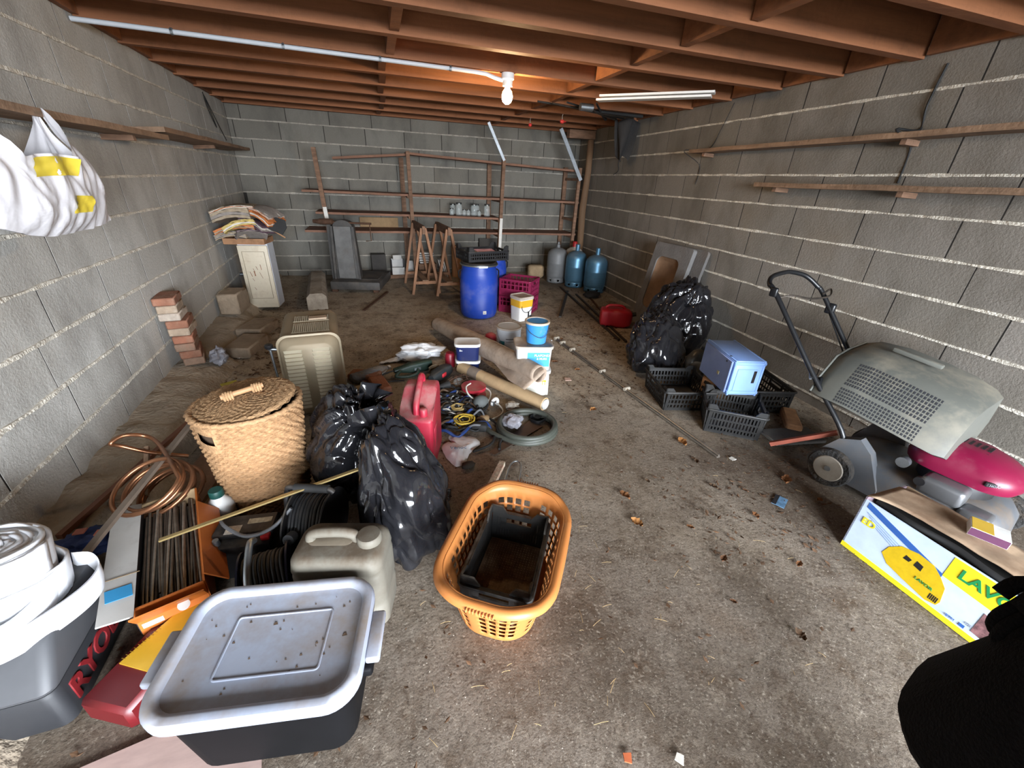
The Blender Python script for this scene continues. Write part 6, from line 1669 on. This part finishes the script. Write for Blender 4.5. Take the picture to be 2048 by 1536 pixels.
for p in top:
    q_ = p.copy(); q_.z += .012 * (1 if abs(p.x) > .20 else 0) * smooth01((abs(p.x) - .20) / .05); rimpts.append(q_)
secs = []
for k in range(NP):
    p = rimpts[k]; nn = Vector((p.x, p.y * 1.6, 0)).normalized()
    secs.append([p, p + nn * .012 + Vector((0, 0, .006)), p + nn * .026, p + nn * .03 + Vector((0, 0, -.016)), p + nn * .024 + Vector((0, 0, -.016)), p + nn * .02 + Vector((0, 0, -.006)), p + nn * .006 + Vector((0, 0, -.004))])
secs.append(secs[0]); m.loft(secs, False, False); m.out('rim', ORB, ob, 60)
for s in (-1, 1):
    m = M()
    for k in range(9): m.rbox((s * .283, -.04 + .01 * k, HB_ + .005), (.03, .005, .012), .002, 1)
    m.out('grip_ridges', ORB, ob, 60)
bc = thing('plastic_crate', 'black mesh crate lying inside the orange laundry basket', 'crate', (.325, .972, .05), 59, 'black plastic crates', rx=1, ry=2)
crate(bc, .335, .212, .14, BLK2, (26, 16), (.5,), .10, base=(30, 20), flare=3, earh=.035)
bc.children[0].data.materials[0] = mat('dusty_brown_mesh', '#a89074', .8, var=.3, scale=30)  # dirty brown base coloured lighter, as if lit inside the basket

# ------------------------------------------------------------------ litter on the floor
card = thing('printed_card', 'small blue printed card lying on the floor by the mower wheel', 'card', (1.75, 1.08, .004), 30)
m = M(); m.box((0, 0, 0), (.085, .055, .002)); m.out('card', mat('card_print', '#5d7f9c', .4, var=.6, scale=28), card)
m = M(); m.box((0, .018, .0014), (.085, .018, .001)); m.out('dark_band', mat('ink_black', '#1d1d20'), card)
LEAF = [mat('dry_leaf_%d' % i, c, .85, var=.25, scale=40) for i, c in enumerate(('#7d5230', '#6b4930', '#9a6a3a', '#57422f'))]
def leafmesh(k):
    q_ = M(); n = 11; L_ = .05
    lob = [0, .35, .30, .62, .42, .72, .45, .55, .3, .2, 0]
    a_ = [Vector((L_ * (i / 10 - .5), L_ * .55 * lob[i], .004 + .006 * abs(sin(i * 1.1 + k)))) for i in range(n)]
    b_ = [Vector((p.x, -p.y, p.z + .003)) for p in a_]; c_ = [Vector((p.x, 0, .001)) for p in a_]
    q_.loft([a_, c_, b_], closed=False); return q_.mesh('dry_leaf', LEAF[k % 4], 180)
lm_ = [leafmesh(k) for k in range(8)]
spots = [(1.02, 1.30, 1.3, 'largest brown oak leaf, lying right of the hose ring and basket'), (.98, 1.13, 1.2, 'brown dry leaf on the floor right of the orange basket rim'), (1.60, 1.63, 1.5, 'bright orange dry leaf beside the end of the metal rail'),
         (1.50, 1.25, 1.0, 'dry leaf on the floor left of the blue printed card'), (1.92, 1.20, 1.5, 'rust red leaf scrap beside the mower wheel'), (1.30, 2.90, 1.1, 'dry leaf left of the far end of the metal rail'), (1.25, 2.1, 1.0, 'dry leaf between the hose ring and the metal rail')]
def leaf(x, y, s, label, k):
    o = bpy.data.objects.new('dry_leaf', lm_[k % 8]); COL.objects.link(o); o.location = (x, y, .003); o.rotation_euler = (0, 0, rl2.uniform(0, 6.28)); o.scale = (s, s, s)
    return tag(o, label, 'leaf', 'dry leaves on the floor')
rl2 = random.Random(77)
for k, (x, y, s, lb) in enumerate(spots): leaf(x, y, s, lb, 2 if 'orange' in lb else k)
for k in range(20):
    leaf(rl2.uniform(.2, 2.2), rl2.uniform(3.3, 5.2) if k % 2 else rl2.uniform(2.6, 3.4) , rl2.uniform(.6, 1.1), 'small dark leaf scrap lying on the dusty floor in the back half of the garage', (0, 1, 3)[k % 3])
for k in range(10):
    leaf(rl2.uniform(1.1, 2.0), rl2.uniform(.5, 1.9), rl2.uniform(.5, .9), 'small dark leaf scrap lying on the open floor before the lawnmower', (0, 1, 3)[k % 3])
# fine litter nobody could count: leaf crumbs, straw and grit
lit = M(); rl3 = random.Random(5)
def crumbs(n, box, smin, smax):
    for _ in range(n):
        x, y = rl3.uniform(box[0], box[1]), rl3.uniform(box[2], box[3])
        if nz((x, y, 0), 1.3, 4) < rl3.uniform(-.35, .35): continue
        s = rl3.uniform(smin, smax); a = rl3.uniform(0, 6.28); z = .003
        c, d_ = Vector((cos(a), sin(a), 0)) * s, Vector((-sin(a), cos(a), 0)) * s * rl3.uniform(.3, .7)
        p = Vector((x, y, z)); t3 = Vector((0, 0, s * rl3.uniform(.1, .5)))
        o = len(lit.v); lit.v += [p - c, p - d_ + t3 * .4, p + c * .9 + t3, p + d_ * .8]; lit.f += [(o, o + 1, o + 2), (o, o + 2, o + 3)]
crumbs(3200, (-1.0, 2.75, .3, 6.3), .004, .014); crumbs(2600, (1.2, 2.8, .8, 4.5), .004, .018); crumbs(1500, (2.0, 2.85, 1.2, 5.5), .005, .022); crumbs(900, (-1.3, -.6, 2.3, 5.5), .006, .022)
o = lit.out('leaf_litter', mat('leaf_crumbs', '#5a422e', .9, var=.5, scale=30)); o['kind'] = 'stuff'; o['label'] = 'crumbled dry leaves and dirt strewn over the floor'; o['category'] = 'litter'
st = M()
for _ in range(130):
    x, y = rl3.gauss(.45, .42), rl3.gauss(.85, .5)
    if rl3.random() < .3: x, y = rl3.uniform(-.1, 2.5), rl3.uniform(.4, 4)
    if y < .2: continue
    a = rl3.uniform(0, 6.28); l = rl3.uniform(.012, .05)
    st.tube([(x - cos(a) * l / 2, y - sin(a) * l / 2, .004), (x, y, .007), (x + cos(a) * l / 2, y + sin(a) * l / 2, .004)], .0007, 4)
o = st.out('straw', mat('pale_straw', '#9c845c', .8, var=.2)); o['kind'] = 'stuff'; o['label'] = 'short bits of pale straw scattered on the floor'; o['category'] = 'straw'
gr_ = M()
for _ in range(900):
    x, y = rl3.uniform(-.2, 2.6), rl3.uniform(.1, 3.5) if rl3.random() < .4 else rl3.uniform(.1, 1.5)
    s = rl3.uniform(.0008, .0024)
    o_ = len(gr_.v); gr_.v += [Vector((x - s, y - s, .001)), Vector((x + s, y - s * .6, .001)), Vector((x + s * .3, y + s, .001)), Vector((x, y, .001 + s * 1.3))]; gr_.f += [(o_, o_ + 1, o_ + 3), (o_ + 1, o_ + 2, o_ + 3), (o_ + 2, o_, o_ + 3)]
o = gr_.out('gravel', mat('pale_grit', '#80766a', .85, var=.35, scale=60)); o['kind'] = 'stuff'; o['label'] = 'fine pale grit and crumbs scattered over the concrete'; o['category'] = 'gravel'
for k, (x, y, s, mt, lb) in enumerate(((1.27, 2.57, .05, 'scrap_pink', 'pinkish scrap of tile on the floor left of the metal rail'), (.63, .36, .022, 'scrap_white', 'small white chip at the bottom edge of the picture'), (1.78, 1.42, .03, 'scrap_white', 'white plaster chip on the floor between the crate and the mower wheel'), (.50, .40, .022, 'scrap_orange', 'orange brick chip on the floor at the bottom edge'))):
    m = M(); m.prism([(-.5 * s, -.4 * s), (.5 * s, -.5 * s), (.6 * s, .3 * s), (-.2 * s, .6 * s)], .004)
    o = m.out('floor_scrap', mat(mt, {'scrap_pink': '#b99a8a', 'scrap_white': '#d8d4ca', 'scrap_orange': '#b5603a'}[mt], .8)); o.location = (x, y, .003); o.rotation_euler = (0, 0, k); tag(o, lb, 'scrap')

# ------------------------------------------------------------------ person in a black coat at the right edge
COATB = mat('black_wool_coat', '#0b0b0c', .95, var=.3, scale=30, bump=.6, bscale=200, spec=.15)
SKIN = mat('skin', '#b98a72', .55, var=.06); TROU = mat('black_trousers', '#0a0a0b', .95, spec=.1)
pp = thing('person', 'person in a black wool coat standing close to the camera at the right edge', 'person', (.92, -.20, 0), -90)
me = bpy.data.meshes.new('body')
V = [((0, 0, .95), .12), ((0, 0, 1.15), .115), ((0, 0, 1.35), .12), ((0, 0, 1.47), .055), ((0, .01, 1.54), .06), ((0, .02, 1.62), .088), ((0, .015, 1.70), .08), ((0, .01, 1.745), .05),
     ((.10, 0, .88), .085), ((.11, .01, .48), .058), ((.11, -.01, .09), .042), ((.11, .14, .04), .04), ((-.10, 0, .88), .085), ((-.11, .01, .48), .058), ((-.11, -.01, .09), .042), ((-.11, .14, .04), .04)]
E_ = [(0, 1), (1, 2), (2, 3), (3, 4), (4, 5), (5, 6), (6, 7), (0, 8), (8, 9), (9, 10), (10, 11), (0, 12), (12, 13), (13, 14), (14, 15)]
me.from_pydata([v for v, r_ in V], E_, [])
bo = bpy.data.objects.new('body', me); COL.objects.link(bo); bo.parent = pp
md = bo.modifiers.new('skin', 'SKIN'); md.use_smooth_shade = True
for i, (v, r_) in enumerate(V):
    me.skin_vertices[0].data[i].radius = (r_, r_ * .9); me.skin_vertices[0].data[i].use_root = i == 0
bo.modifiers.new('smooth', 'SUBSURF').render_levels = 2
me.materials.append(SKIN)
for s_ in (-1, 1):
    m = M(); m.tube([(s_ * .10, 0, .93), (s_ * .108, .01, .5), (s_ * .11, -.005, .07)], [.10, .078, .07], 16); m.out('trouser_leg', TROU, pp, 180)
    m = M(); m.loft([[Vector((s_ * .11 + p.x, .05 + p.y, z)) for p in rr(w_, d_, .04, 5)] for z, w_, d_ in ((0, .10, .28), (.03, .105, .285), (.07, .09, .22), (.10, .085, .12))]); m.out('shoe', BLACKRUB, pp, 50)
m = M(); n = 40; secs = []
for z, a_, b_, o_x in ((.56, .20, .22, -.20), (.575, .205, .225, -.20), (.75, .19, .21, -.17), (.95, .18, .185, -.11), (1.08, .172, .168, -.06), (1.25, .175, .155, -.01), (1.38, .185, .145, 0), (1.44, .17, .11, 0), (1.48, .085, .075, 0), (1.52, .075, .07, 0)):
    secs.append([Vector((o_x + a_ * (1 + .05 * nz((cos(q) * 2, sin(q) * 2, z * 3), 1.3)) * cos(q), b_ * (1 + .05 * nz((cos(q) * 2, sin(q) * 2, z * 3), 1.7)) * sin(q), z + (.012 * sin(3 * q) if z < .7 else 0))) for q in [2 * pi * i / n for i in range(n)]])
m.loft(secs, False, False); m.out('coat', COATB, pp, 180, solid=.012)
for s_ in (-1, 1):
    el = Vector((s_ * .20, -.03, 1.10)) if s_ > 0 else Vector((-.27, .02, 1.12)); ha = Vector((.20, .08, .86)) if s_ > 0 else Vector((-.32, .0, .87))
    m = M(); m.tube(smoothpath([(s_ * .13, 0, 1.40), (s_ * .165, -.01, 1.30), el, ha], 5), [.075] * 6 + [.066] * 5 + [.055] * 5, 14); m.out('sleeve', COATB, pp, 180)
    d_ = (ha - el).normalized() if s_ > 0 else Vector((-.22, -.55, -.8)).normalized()
    sd_ = d_.cross(Vector((0, 0, 1))).normalized(); up2 = sd_.cross(d_)
    m = M(); m.tube([ha, ha + d_ * .05, ha + d_ * .09], [.034, .042, .036], 12, flat=.6)
    for f_ in range(4):
        b0 = ha + d_ * .085 + sd_ * (.026 - .017 * f_); L_ = (.06, .072, .068, .052)[f_]
        m.tube(smoothpath([b0, b0 + d_ * L_ * .45 - up2 * .004, b0 + d_ * L_ * .75 - up2 * .022, b0 + d_ * L_ * .8 - up2 * .04], 3), .0105, 8)
    m.tube(smoothpath([ha + d_ * .03 + sd_ * .03, ha + d_ * .06 + sd_ * .052, ha + d_ * .09 + sd_ * .05], 3), .0115, 8)
    m.out('glove', COATB, pp, 180)
fc = M(); fc.ball((0, .10, 1.615), .016, 10, 8, (.8, 1.1, 1.3)); fc.out('nose', SKIN, pp, 180)
for s_ in (-1, 1):
    fc = M(); fc.ball((s_ * .033, .085, 1.645), .012, 10, 8); fc.out('eye', WHITE, pp, 180)
    fc = M(); fc.ball((s_ * .088, .01, 1.63), .025, 10, 8, (.4, .8, 1.2)); fc.out('ear', SKIN, pp, 180)
fc = M(); fc.ball((0, .088, 1.575), .022, 10, 6, (1.2, .4, .35)); fc.out('mouth', mat('lips', '#9a5c52', .5), pp, 180)
fc = M(); fc.ball((0, -.005, 1.665), .1, 20, 12, (1, 1.08, 1.05), lambda p, q: q if q.z > -.045 or q.y < 0 else Vector((q.x, q.y * .6, q.z * .5))); fc.out('hair', mat('dark_hair', '#241d19', .7), pp, 180)
